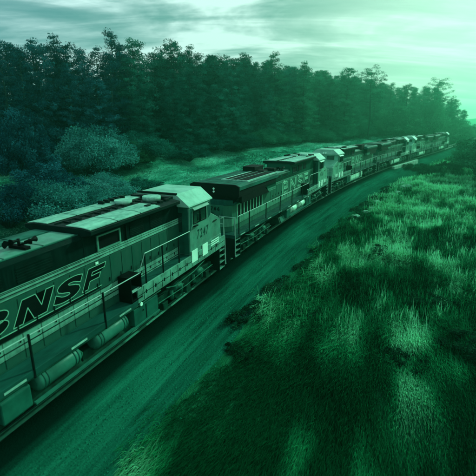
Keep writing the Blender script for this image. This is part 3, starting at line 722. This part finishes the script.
# ------------------------------------------------------------------ vegetation
def leafmat(name, lo, mid, hi, trans=.25):
    m = bpy.data.materials.new(name); m.use_nodes = True; t = m.node_tree; t.nodes.clear()
    a = nd(t, 'ShaderNodeAttribute', attribute_name='tint').outputs['Fac']
    oi = nd(t, 'ShaderNodeObjectInfo').outputs['Random']
    f = mth(t, 'ADD', mth(t, 'MULTIPLY', a, .7), mth(t, 'MULTIPLY', oi, .3))
    c = ramp(t, f, [(.1, lo), (.5, mid), (.9, hi)])
    d = nd(t, 'ShaderNodeBsdfDiffuse'); tr = nd(t, 'ShaderNodeBsdfTranslucent'); mx = nd(t, 'ShaderNodeMixShader'); mx.inputs[0].default_value = trans
    t.links.new(c, d.inputs[0]); t.links.new(c, tr.inputs[0]); t.links.new(d.outputs[0], mx.inputs[1]); t.links.new(tr.outputs[0], mx.inputs[2])
    o = nd(t, 'ShaderNodeOutputMaterial'); t.links.new(mx.outputs[0], o.inputs[0]); return m
M['pineblue'] = leafmat('blue pine needles', (.001, .014, .021), (.005, .052, .072), (.022, .15, .19))  # bluish light of the left side put into the needle colour
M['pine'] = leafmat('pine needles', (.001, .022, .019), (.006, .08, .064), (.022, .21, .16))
M['pineright'] = leafmat('sunlit pine needles', (.002, .045, .024), (.012, .12, .07), (.035, .24, .14))  # lit copy of the pine needles, right-hand sunlight put into the colour
M['leafpale'] = leafmat('pale willow leaves', (.008, .075, .07), (.035, .23, .21), (.11, .48, .43))
M['leafgreen'] = leafmat('bright shrub leaves', (.006, .06, .03), (.02, .15, .075), (.06, .30, .16))
M['leafdark'] = leafmat('dark shrub leaves', (.002, .018, .009), (.006, .05, .024), (.014, .10, .045))
M['bark'] = simple('bark', (.006, .03, .026), .9, var=.5, scale=3)

def clumps(centres, radii, per, leaf, flat=.55, seed=0, tintbase=None):
    r = np.random.default_rng(seed); n = len(centres); C = np.repeat(np.asarray(centres, float), per, 0); Rr = np.repeat(np.asarray(radii, float), per)
    d = r.normal(size=(n * per, 3)); d /= np.linalg.norm(d, axis=1)[:, None]; rad = r.random(n * per) ** .45
    off = d * rad[:, None] * Rr[:, None]; off[:, 2] *= flat
    P = C + off
    a = r.normal(size=P.shape); a /= np.linalg.norm(a, axis=1)[:, None]; b_ = np.cross(a, r.normal(size=P.shape)); b_ /= np.linalg.norm(b_, axis=1)[:, None]
    s = leaf * (.6 + .8 * r.random(len(P)))[:, None]
    V = np.stack([P - a * s, P + b_ * s * .45, P + a * s, P - b_ * s * .45], 1).reshape(-1, 3)
    I = np.arange(len(P) * 4).reshape(-1, 4)
    tb = np.repeat(r.random(n) if tintbase is None else tintbase, per)
    t_ = np.clip(.85 * tb + .15 * r.random(len(P)), 0, 1)
    return V, I, np.repeat(t_, 4)
def pine_proto(seed, H, crown_from=.18, spread=.17, conic=.6, sparse=1.0, leaf=.13, per=58):
    r = random.Random(seed); C = []; Rd = []; b = MB()
    bend = [(H * .03 * r.uniform(-1, 1), H * .03 * r.uniform(-1, 1)) for _ in range(3)]
    pts = [(0, 0, -.5), (bend[0][0] * .3, bend[0][1] * .3, H * .33), (bend[1][0] * .7, bend[1][1] * .7, H * .66), (bend[1][0], bend[1][1], H * .98)]
    b.tube(pts, .1, 8, [H * .018, H * .014, H * .009, .03])
    def axis(z):
        q = z / H; i = min(2, int(q * 3)); f = q * 3 - i
        return tuple(pts[i][k] * (1 - f) + pts[i + 1][k] * f for k in (0, 1))
    z = H * crown_from
    while z < H * .985:
        q = (z / H - crown_from) / (1 - crown_from)
        prof = (1 - q) ** conic * (.55 + .45 * min(1, q * 5)) ; L_ = H * spread * 1.25 * prof + .35
        k = r.randint(3, 5)
        for j in range(k):
            if r.random() > sparse: continue
            an = r.uniform(0, 6.28); ln = L_ * r.uniform(.55, 1.25); up = r.uniform(-.12, .25) * ln
            ax = axis(z); e = (ax[0] + math.cos(an) * ln, ax[1] - math.sin(an) * ln, z + up)
            b.tube([(ax[0], ax[1], z), ((ax[0] + e[0]) / 2, (ax[1] + e[1]) / 2, z + up * .3), e], .03, 4, [.05, .035, .012])
            m_ = max(1, int(ln / (H * .055)))
            for i in range(m_):
                f = (i + 1) / m_ if m_ > 1 else 1
                C.append((ax[0] + math.cos(an) * ln * f + r.uniform(-.2, .2), -(ax[1] - math.sin(an) * ln * f) + r.uniform(-.2, .2), z + up * f + r.uniform(-.1, .2)))
                Rd.append(H * .044 * r.uniform(.7, 1.35))
        z += H * .027 * r.uniform(.7, 1.4)
    V, I, T = clumps(C, Rd, per, leaf, .5, seed)
    return b, (V, I, T)
def bush_proto(seed, W_, H, n=60, leaf=.13, per=90, stems=True):
    r = random.Random(seed); C = []; Rd = []; b = MB()
    for i in range(n):
        th = r.uniform(0, 6.28); ph = math.acos(r.uniform(-.15, 1)); k = r.uniform(.45, 1) ** .5 * (1 + .25 * math.sin(3 * th + seed))
        c = (math.cos(th) * math.sin(ph) * W_ / 2 * k, math.sin(th) * math.sin(ph) * W_ / 2 * k, max(.12 * H, H * .42 + math.cos(ph) * H * .5 * k))
        C.append(c); Rd.append(W_ * .115 * r.uniform(.6, 1.4))
        if i % 3 == 0: b.tube([(0, 0, -.3), (c[0] * .4, -c[1] * .4, c[2] * .55), (c[0], -c[1], c[2])], .03, 5, [.05 + .01 * H, .03, .01])
    V, I, T = clumps(C, Rd, per, leaf, .8, seed)
    return b, (V, I, T)
def tree_from(name, proto, leafm, woodname='trunk', crownname='crown'):
    b, (V, I, T) = proto; root = empty(name)
    b.build(woodname, M['bark'], root)
    np_mesh(crownname, V, I, leafm, root, attrs={'tint': T}); return root
def dup(root):
    c = root.copy(); COL.objects.link(c)
    for ch in list(root.children):
        q = ch.copy(); COL.objects.link(q); q.parent = c
    return c
def remat(root, m):     # same crown mesh, other needle colour (material on the object slot)
    for ch in root.children:
        if ch.name.startswith('crown') or ch.name.startswith('foliage'):
            ch.material_slots[0].link = 'OBJECT'; ch.material_slots[0].material = m
def gz(x, y): return float(height(np.array([x]), np.array([y]))[0])
used = set()
def plant(proto, x, y, sc, rz, label, cat, group=None, m=None, sz=None, dz=0.0):
    o = proto if proto.name not in used else dup(proto)
    used.add(o.name); o.location = (x, y, gz(x, y) + dz); o.rotation_euler = (0, 0, rz); o.scale = (sc, sc, sz or sc)
    if 'group' in o: del o['group']
    tag(o, label, cat, group)
    if m: remat(o, m)
    elif proto is not o: remat(o, proto.children[[c.name.split('.')[0] for c in proto.children].index('crown') if 'crown' in [c.name.split('.')[0] for c in proto.children] else 0].data.materials[0])
    return o
P_ = [tree_from('pine_tree', pine_proto(11, 17, .08), M['pine']), tree_from('pine_tree', pine_proto(23, 19, .12, .15, .8), M['pine']),
      tree_from('pine_tree', pine_proto(37, 16, .12, .19, .5), M['pine']), tree_from('pine_tree', pine_proto(41, 20, .2, .14, .7, .85), M['pine']),
      tree_from('pine_tree', pine_proto(53, 18, .10, .17, .9), M['pine']), tree_from('pine_tree', pine_proto(67, 20, .52, .17, .35, .8), M['pine'])]
HP = [17, 19, 16, 20, 18, 20]
# skyline pines one can tell apart: (photo x, top y, distance, proto, label)
F_, PIT = 396.236, R(16.41)
def ray_at(px, py, D):
    X = (px - 238) / F_; Y = -(py - 238) / F_
    d = Vector((X, math.cos(PIT) + Y * math.sin(PIT), -math.sin(PIT) + Y * math.cos(PIT))); k = D / d.y
    return d.x * k, D, CAM_H + d.z * k
spec = [(14, 50, 46, 1, 'dark bluish pine at the left end of the tree line'), (33, 44, 50, 0, 'second dark pine crown from the left end of the tree line'),
        (52, 35, 54, 4, 'taller pointed blue pine among the left skyline crowns'), (67, 44, 55, 2, 'dark pine just right of the tall pointed blue pine'),
        (112, 32, 64, 3, 'tall open-crowned pine rising clear of the forest above the first locomotive'), (133, 38, 66, 0, 'rounded pine crown right beside the tall open-crowned pine'),
        (172, 41, 72, 2, 'broad dark pine above the cab of the first locomotive'), (190, 46, 76, 4, 'pine with a flat shoulder right of the broad dark pine'),
        (234, 58, 86, 1, 'pine on the skyline over the black radiator roof'), (246, 53, 88, 0, 'pine in the middle of the tree line over the second locomotive'),
        (277, 52, 94, 3, 'tallest narrow pine over the second locomotive cab'), (305, 62, 104, 4, 'pointed pine on the descending skyline above the third locomotive'),
        (348, 68, 122, 2, 'pale rounded pine left of the lone flat-topped pine'), (374, 66, 128, 5, 'lone flat-topped pine on a bare trunk above the right forest'),
        (408, 84, 142, 0, 'hazy pine crown between the two lone pines on the right'), (439, 77, 150, 5, 'flat-topped hazy pine standing above the right end of the forest'),
        (452, 98, 158, 4, 'small hazy pine ending the tree line on the right')]
for i, (px, py, D, k, lb) in enumerate(spec):
    x, y, zt = ray_at(px, py, D); z0 = gz(x, y); sc = (zt - z0) / HP[k]
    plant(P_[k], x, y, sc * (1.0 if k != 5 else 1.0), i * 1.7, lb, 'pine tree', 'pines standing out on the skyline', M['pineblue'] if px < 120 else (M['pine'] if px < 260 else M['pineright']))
# packed forest: rows behind the front line
front = np.array([(-62, 22), (-40, 32), (-27, 41), (-18, 52), (-9, 63), (0, 80), (9, 96), (22, 118), (38, 138), (56, 160), (72, 170), (88, 176), (104, 178)], float)
seg = np.hypot(*np.diff(front, axis=0).T); cs = np.concatenate([[0], np.cumsum(seg)])
def skyline(px): return np.interp(px, [0, 40, 85, 120, 150, 200, 260, 320, 350, 400, 430, 455, 465], [46, 44, 56, 48, 54, 58, 62, 72, 78, 88, 88, 98, 112])
cnt = 0
for row in range(7):
    s_ = random.random() * 3
    while s_ < cs[-1]:
        x = np.interp(s_, cs, front[:, 0]); y = np.interp(s_, cs, front[:, 1])
        x += -3.6 * row * .85 + random.uniform(-1.6, 1.6); y += 3.6 * row * .55 + random.uniform(-1.6, 1.6)
        s_ += random.uniform(3.2, 5.0) * (1 + .001 * s_) * (1 + .10 * row)
        if x / y < -.74: continue
        px = 238 + F_ * x / (y * math.cos(PIT) + .9) ; 
        py = float(skyline(px)) + random.uniform(-6, 20) * (60 / max(60, y)) + (12 if row == 0 else 0); _, _, zt = ray_at(px, py, y); z0 = gz(x, y)
        k = random.choice([0, 1, 2, 4, 4, 3]); look = ['round-topped', 'narrow', 'broad', 'high-crowned', 'tapering'][k]; sc = max(.35, (zt - z0) / HP[k])
        nr = min(spec, key=lambda q: abs(q[0] - px)); short = nr[4]
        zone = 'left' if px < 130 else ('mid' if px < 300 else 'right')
        LM = ['the left end of the tree line', 'the second crown from the left', 'the tall pointed blue pine', 'the pine right of the tallest blue one', 'the tall open-crowned pine', 'the rounded pine beside the open-crowned one', 'the broad dark pine above the first cab', 'the flat-shouldered pine', 'the pine over the black radiator roof', 'the pine over the second locomotive', 'the tallest narrow pine in the middle', 'the pointed pine over the third locomotive', 'the pale rounded pine', 'the lone flat-topped pine', 'the hazy crown between two lone pines', 'the flat-topped pine near the right end', 'the small hazy pine at the right end']
        k_ = [q[0] for q in spec].index(nr[0])
        lb = look + (' front-edge pine below ' if row < 2 else ' pine in the forest depth behind ') + LM[k_]
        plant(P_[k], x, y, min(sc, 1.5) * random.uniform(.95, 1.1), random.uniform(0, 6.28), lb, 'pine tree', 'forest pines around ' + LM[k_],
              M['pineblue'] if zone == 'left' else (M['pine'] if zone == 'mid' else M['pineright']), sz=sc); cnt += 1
print('forest pines', cnt)
# leafy shrubs
B1 = tree_from('leafy_shrub', bush_proto(5, 6, 4.2, 190, .075, 150), M['leafpale'], 'stem', 'foliage'); B2 = tree_from('leafy_shrub', bush_proto(9, 5, 5.0, 150, .09, 130), M['leafgreen'], 'stem', 'foliage')
B3 = tree_from('leafy_shrub', bush_proto(14, 3.0, 1.5, 34, .09, 80), M['leafdark'], 'stem', 'foliage')
def shrub(proto, px, py, D, wid, hgt, label, m, group=None, cat='shrub', rz=0.0):
    x, y, zt = ray_at(px, py, D); W0, H0 = {B1: (6, 4.2), B2: (5, 5.0), B3: (3.0, 1.5)}[proto]
    o = proto if proto.name not in used else dup(proto); used.add(o.name)
    o.location = (x, y, gz(x, y) - .1); o.rotation_euler = (0, 0, rz); o.scale = (wid / W0, wid / W0, hgt / H0)
    if 'group' in o: del o['group']
    tag(o, label, cat, group); remat(o, m)
shrub(B1, 95, 150, 43, 7.6, 5.6, 'large pale billowing shrub behind the first locomotive, against dark pines', M['leafpale'])
shrub(B1, 62, 205, 29, 6.0, 3.4, 'pale low shrub just above the roof of the nearest locomotive', M['leafpale'], rz=2)
shrub(B2, 24, 170, 35, 4.6, 6.4, 'upright dim shrub near the left edge below the pines', M['pineblue'], rz=1)
shrub(B1, 8, 215, 27, 4.6, 3.0, 'dim shrub at the left edge behind the horns', M['pineblue'], rz=4)
shrub(B2, 128, 165, 50, 5.5, 3.2, 'small pale shrub right of the large billowing one', M['leafdark'], rz=3)
shrub(B1, 100, 190, 36, 5.5, 2.6, 'low pale shrub in front of the large billowing one', M['leafpale'], rz=5)
shrub(B2, 48, 186, 33, 5.5, 3.2, 'blue-grey shrub squeezed between the pale low shrub and the left pines', M['pineblue'], rz=2.2)
shrub(B2, 140, 188, 40, 4.2, 2.0, 'small dark shrub on the bank behind the first cab', M['pine'], rz=2.9)
shrub(B2, 402, 118, 140, 15, 11, 'round leafy tree in front of the pines right of the grassy bank', M['leafgreen'], cat='tree', rz=1)
shrub(B1, 428, 110, 146, 15, 15, 'tall pale leafy tree beside the round one at the right forest end', M['leafgreen'], cat='tree', rz=2)
shrub(B2, 455, 118, 160, 16, 9, 'hazy round tree at the very end of the forest above the bend', M['leafgreen'], cat='tree', rz=5)
shrub(B2, 487, 140, 56, 8.0, 6.0, 'big leafy bush cut by the right edge of the picture', M['leafgreen'], cat='bush', rz=.5)
shrub(B1, 512, 152, 46, 6, 4.2, 'leafy bush beyond the right edge of the big one', M['leafdark'], cat='bush', rz=2.5)
for i, (px, D, w, hh, lb) in enumerate(((412, 70, 3.2, 1.9, 'dark rounded streamside bush nearest the concrete parapet'), (423, 69, 3.6, 1.8, 'second dark streamside bush from the concrete parapet'), (434, 69, 3.4, 1.7, 'middle dark bush in the row along the stream'), (445, 70, 3.6, 1.8, 'fourth dark bush along the stream, left of the big bush'), (456, 71, 3.4, 1.8, 'last dark streamside bush touching the big bush on the right'))):
    shrub(B3, px, 176, D, w, hh, lb, M['leafdark'], 'dark bushes along the stream', 'bush', i * 1.3)
for i, (px, py, D, w, hh, lb) in enumerate(((300, 330, 16, 1.5, .42, 'dark clump in the grass in the centre foreground'), (345, 300, 19, 1.7, .5, 'wide dark clump right of centre in the grass'), (385, 262, 25, 2.0, .55, 'dark clump below the pale grass'), (243, 385, 13, 1.2, .35, 'dark clump beside the gravel at the lower middle'),
        (425, 330, 17, 2.0, .6, 'dark clump in the tall grass at the right foreground'), (455, 400, 13, 2.0, .6, 'darkest clump near the bottom right corner'), (318, 275, 21, 1.1, .4, 'small dark clump upper middle of the grass'), (400, 420, 12, 1.5, .4, 'dark clump low in the right foreground grass'))):
    shrub(B3, px, py, D, w, hh, lb, M['leafdark'], 'dark clumps in the meadow', 'shrub', i * .9)

for i in range(34):
    q = cs[-1] * (i + .5) / 34; x = float(np.interp(q, cs, front[:, 0])) + random.uniform(0, 3); y = float(np.interp(q, cs, front[:, 1])) - random.uniform(0, 3)
    if x / y < -.72: continue
    px = 238 + F_ * x / (y * math.cos(PIT) + .9); nr = min(spec, key=lambda a_: abs(a_[0] - px)); w = random.uniform(3.5, 6.5) * (1 + y / 160)
    src = random.choice((B1, B2)); W0, H0 = (6, 4.2) if src is B1 else (5, 5.0); o = dup(src)
    o.location = (x, y, gz(x, y) - .2); o.rotation_euler = (0, 0, random.uniform(0, 6)); o.scale = (w / W0, w / W0, random.uniform(1.8, 3.6) * (1 + y / 200) / H0)
    tag(o, 'dark undergrowth bush at the forest foot below ' + LM[[a_[0] for a_ in spec].index(nr[0])], 'bush', 'undergrowth bushes along the forest foot'); remat(o, M['pine'] if px < 260 else M['pineright'])

EDGE = ['low heather clump at the path edge beside the nearest cab', 'heather clump at the path edge below the number 7247', 'heather clump across the path from the first coupling', 'heather clump at the path edge below the black radiator roof', 'heather clump at the path edge below the side grilles', 'heather clump level with the pale letters of the second locomotive', 'heather clump at the path edge below the second cab', 'heather clump across the path from the third locomotive cab', 'heather clump level with the pale side tank of the third locomotive', 'heather clump near the smaller rocks', 'heather clump between the rocks and the third locomotive', 'last heather clump before the rocks and stream']
for i, lb in enumerate(EDGE):
    u = -3 + 3.6 * i; v = float(path_w(u)) + random.uniform(-.1, .9); x, y, _ = track(u, v); o = dup(B3) if B3.name in used else B3; used.add(o.name)
    w = random.uniform(.9, 1.7) * (1 + .012 * u); x = float(x); y = float(y)
    o.location = (x, y, gz(x, y) - .05); o.rotation_euler = (0, 0, -A0 + 1.57); o.scale = (w * 1.5 / 3, w * .8 / 3, random.uniform(.25, .5) / 1.5)
    tag(o, lb, 'shrub', 'heather clumps along the path edge'); remat(o, M['leafdark'])

# grass: long blades laid over along the line of the track
def grassmat(name, lo, mid, hi):
    return leafmat(name, lo, mid, hi, .3)
M['grass'] = grassmat('meadow grass', (.001, .045, .016), (.010, .22, .08), (.20, .74, .42))
M['drygrass'] = grassmat('dry bank grass', (.004, .08, .05), (.03, .24, .16), (.20, .62, .47))
def blades(name, x, y, ln, wd, tint, m, label, leanv=(.93, .06), seg2=True):
    n = len(x); U, V = uv_of(x, y); th = np.interp(U, _s, TH) + rng.normal(0, .14, n)
    z = height(x, y, U, V) - .02
    lean = ln * (leanv[0] + leanv[1] * rng.normal(size=n)); sgn = np.where(rng.random(n) < .85, -1, 1)
    lx, ly = np.sin(th) * lean * sgn, np.cos(th) * lean * sgn; hz = ln * np.sqrt(np.clip(1 - (lean / ln) ** 2, .07, 1))
    wa = rng.random(n) * 6.28; wx, wy = np.cos(wa) * wd / 2, np.sin(wa) * wd / 2
    p0 = np.stack([x - wx, y - wy, z], 1); p1 = np.stack([x + wx, y + wy, z], 1)
    m0 = np.stack([x + lx * .35 - wx * .8, y + ly * .35 - wy * .8, z + hz * .65], 1); m1 = np.stack([x + lx * .35 + wx * .8, y + ly * .35 + wy * .8, z + hz * .65], 1)
    tp = np.stack([x + lx, y + ly, z + hz], 1)
    Vv = np.stack([p0, p1, m1, m0, tp], 1).reshape(-1, 3); b0 = np.arange(n)[:, None] * 5
    o = np_mesh(name, Vv, [b0 + np.array([[0, 1, 2, 3]]), b0 + np.array([[3, 2, 4]])], m, attrs={'tint': np.repeat(tint, 5)})
    return tag(o, label, 'grass', kind='stuff')
def scatter(n, x0, x1, y0, y1, keep, pw=1.0):
    X = []; Y = []; got = 0
    while got < n:
        y = y0 + (y1 - y0) * rng.random(n * 2) ** pw; k = y * 1.0 + 3
        x = rng.uniform(-1, 1, n * 2) * (.72 * y + 4)
        ok = (x > x0) & (x < x1); x, y = x[ok], y[ok]; ok = keep(x, y); X.append(x[ok]); Y.append(y[ok]); got += ok.sum()
    return np.concatenate(X)[:n], np.concatenate(Y)[:n]
def keepR(x, y):
    U, V = uv_of(x, y); w = path_w(U)
    return (V > w - 1.2 + 2.2 * (vnoise(x, y, 1.2, 8))) & (rng.random(len(x)) < np.clip((V - w + 1.1) / 3.6, .03, 1) ** 1.3) & (creek(x, y) < .45)
def tintR(x, y):
    U, V = uv_of(x, y)
    a = vnoise(U * .5, V, 2.6, 11) * .30 + vnoise(U * .32, V, .8, 12) * .46 + vnoise(U * .25, V, .35, 13) * .24
    a = a - .20 * np.exp(-((x - 7) / 8) ** 2 - ((y - 7) / 5.5) ** 2)          # corner vignette: darkening painted into the grass tint
    pale = np.exp(-((x - 26) / 13) ** 2 - ((y - 45) / 20) ** 2) * .62      # paler grass tint on the rise ahead
    return np.clip((a - .39) * 2.4 + .06 + pale + rng.normal(0, .07, len(x)), 0, 1)
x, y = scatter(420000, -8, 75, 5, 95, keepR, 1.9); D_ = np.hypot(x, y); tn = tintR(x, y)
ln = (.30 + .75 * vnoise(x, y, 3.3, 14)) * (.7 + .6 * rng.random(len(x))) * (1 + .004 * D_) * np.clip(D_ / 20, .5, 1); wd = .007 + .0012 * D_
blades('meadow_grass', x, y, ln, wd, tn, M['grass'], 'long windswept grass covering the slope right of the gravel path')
x, y = scatter(9000, -8, 75, 15, 70, keepR, 1.3); D_ = np.hypot(x, y)
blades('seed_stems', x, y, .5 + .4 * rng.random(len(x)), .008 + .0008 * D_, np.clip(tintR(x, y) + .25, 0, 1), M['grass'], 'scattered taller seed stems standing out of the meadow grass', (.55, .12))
def keepL(x, y):
    U, V = uv_of(x, y); return (V < -4.3) & (V > -34) & (rng.random(len(x)) < .3 + .7 * (vnoise(x, y, 4, 21) > .42))
x, y = scatter(120000, -45, 90, 22, 190, keepL, 1.35); D_ = np.hypot(x, y)
bu, bv = uv_of(x, y); tn = np.clip((vnoise(bu * .35, bv, 2.6, 22) * .6 + vnoise(bu * .3, bv, .9, 24) * .4 - .36) * 2.3 + rng.normal(0, .08, len(x)), 0, 1)
blades('bank_grass', x, y, (.2 + .25 * vnoise(x, y, 3, 23)) * (.7 + .6 * rng.random(len(x))), .012 + .0012 * D_, tn, M['drygrass'], 'pale dry grass on the bank between train and forest')

# ------------------------------------------------------------------ culvert, stream, rocks
def frame_mb(name, m, parent, boxes, bevel=.03):
    b = MB()
    for q in boxes: b.box(*q)
    return b.build(name, m, parent, bevel)
cvx, cvy = 31.0, 74.0; cang = math.atan2(13.1, 9.8)
cu = empty('culvert', (cvx, cvy, -.75), cang); tag(cu, 'pale concrete culvert parapet beside the track at the stream', 'culvert')
frame_mb('parapet', M['concrete'], cu, [(-8, 8, -.25, .25, .05, .95)]); frame_mb('headwall', M['concrete'], cu, [(-6, 6, -.2, .2, -1.8, .05)])
frame_mb('wing_wall', M['concrete'], cu, [(-8.3, -7.8, -1.9, -.26, -1.4, .5)]); frame_mb('wing_wall', M['concrete'], cu, [(7.8, 8.3, -3.0, -.26, -1.4, .4)])
b = MB(); k = 40
e = np.linspace(-5, 24, k); px_ = CRX + e * .98 + .17 * (.012 * e * e); py_ = CRY - .17 * e + .98 * (.012 * e * e)
Vw = np.concatenate([np.stack([px_, py_ - 1.7, np.full(k, -1.55)], 1), np.stack([px_, py_ + 1.7, np.full(k, -1.55)], 1)])
Iw = np.stack([np.arange(k - 1), np.arange(1, k), np.arange(1, k) + k, np.arange(k - 1) + k], 1)
b.bm.free(); tag(np_mesh('stream_water', Vw, Iw, M['water']), kind='structure')
def rock_proto(seed):
    r = random.Random(seed); bm = bmesh.new(); bmesh.ops.create_icosphere(bm, subdivisions=3, radius=1)
    for v in bm.verts:
        n_ = float(vnoise(v.co.x * 1.3 + v.co.z, v.co.y * 1.3 - v.co.z, .8, seed)); v.co *= .65 + .6 * n_; v.co.z *= .55
    me = bpy.data.meshes.new('rock'); bm.to_mesh(me); bm.free(); me.materials.append(M['rock']); return me
rp = [rock_proto(i) for i in (1, 2, 3)]
words = ['largest pale rock', 'small pale rock', 'flat pale rock', 'angular pale rock', 'half-buried pale rock', 'low pale rock', 'pale rock']
where = ['in the gap before the culvert', 'between path and grass beside the fourth locomotive', 'at the path edge beside the third locomotive', 'lying below the stream', 'at the stream end nearest the train', 'in the grass short of the stream', 'beside the dark clump at the path edge']
for i, (px, py) in enumerate(((406, 187), (398, 190), (390, 193), (384, 197), (412, 184), (377, 199), (371, 204), (403, 182), (366, 208), (394, 196), (418, 183), (357, 213))):
    D = 7.9 / math.tan(PIT + math.atan((py - 238) / F_)); x, y, _ = ray_at(px, py, D)
    o = bpy.data.objects.new('rock', rp[i % 3]); COL.objects.link(o); s_ = .7 if i == 0 else random.uniform(.2, .4)
    o.location = (x, y, gz(x, y) + .06); o.scale = (s_ * 1.3, s_, s_); o.rotation_euler = (0, 0, i * 1.1)
    tag(o, f'{words[i % 7] if i < 7 else ["rough grey rock", "rounded rock", "broken rock", "narrow rock", "last rock"][i - 7]} {where[i % 7] if i < 7 else ["right against the parapet", "by the low clump along the path", "amid the scattered stones above the path", "farthest right towards the stream bushes", "nearest the second locomotive along the path edge"][i - 7]}', 'rock', 'pale rocks strewn along the path edge')

# distant wooded ridge
xs = np.linspace(-895, 995, 420); ys0 = 780
hz = 8 + 14 * vnoise(xs, 0 * xs, 300, 31) + 7 * vnoise(xs, 0 * xs, 60, 32) + 2.5 * vnoise(xs, 0 * xs, 9, 33)
rows = [(-60, -.3), (0, .55), (60, 1.0), (200, .6)]
V = np.concatenate([np.stack([xs, np.full_like(xs, ys0 + dy), hz * f - 4], 1) for dy, f in rows]); nX = len(xs)
I = np.concatenate([np.stack([np.arange(nX - 1), np.arange(1, nX), np.arange(1, nX) + nX, np.arange(nX - 1) + nX], 1) + r_ * nX for r_ in range(len(rows) - 1)])
M['ridge'] = simple('wooded ridge', (.02, .10, .06), .95, var=.5, scale=.03)
tag(np_mesh('hills', V, I, M['ridge'], smooth=True), kind='structure')

# haze
HZ = True
if HZ:
    b = MB(); b.box(-910, 1010, -1010, 160, -8, 42)
    m = bpy.data.materials.new('haze'); m.use_nodes = True; t = m.node_tree; t.nodes.clear()
    pv = nd(t, 'ShaderNodeVolumePrincipled'); pv.inputs['Color'].default_value = (.25, .98, .62, 1); pv.inputs['Density'].default_value = .0013; pv.inputs['Anisotropy'].default_value = .83
    mo = nd(t, 'ShaderNodeOutputMaterial'); t.links.new(pv.outputs[0], mo.inputs['Volume'])
    tag(b.build('haze', m), 'pale green haze lying over the whole valley', 'haze', kind='stuff')
S.cycles.volume_bounces = 1; S.cycles.max_bounces = 6; S.cycles.diffuse_bounces = 3; S.cycles.glossy_bounces = 3; S.cycles.transmission_bounces = 3
S.cycles.use_denoising = True
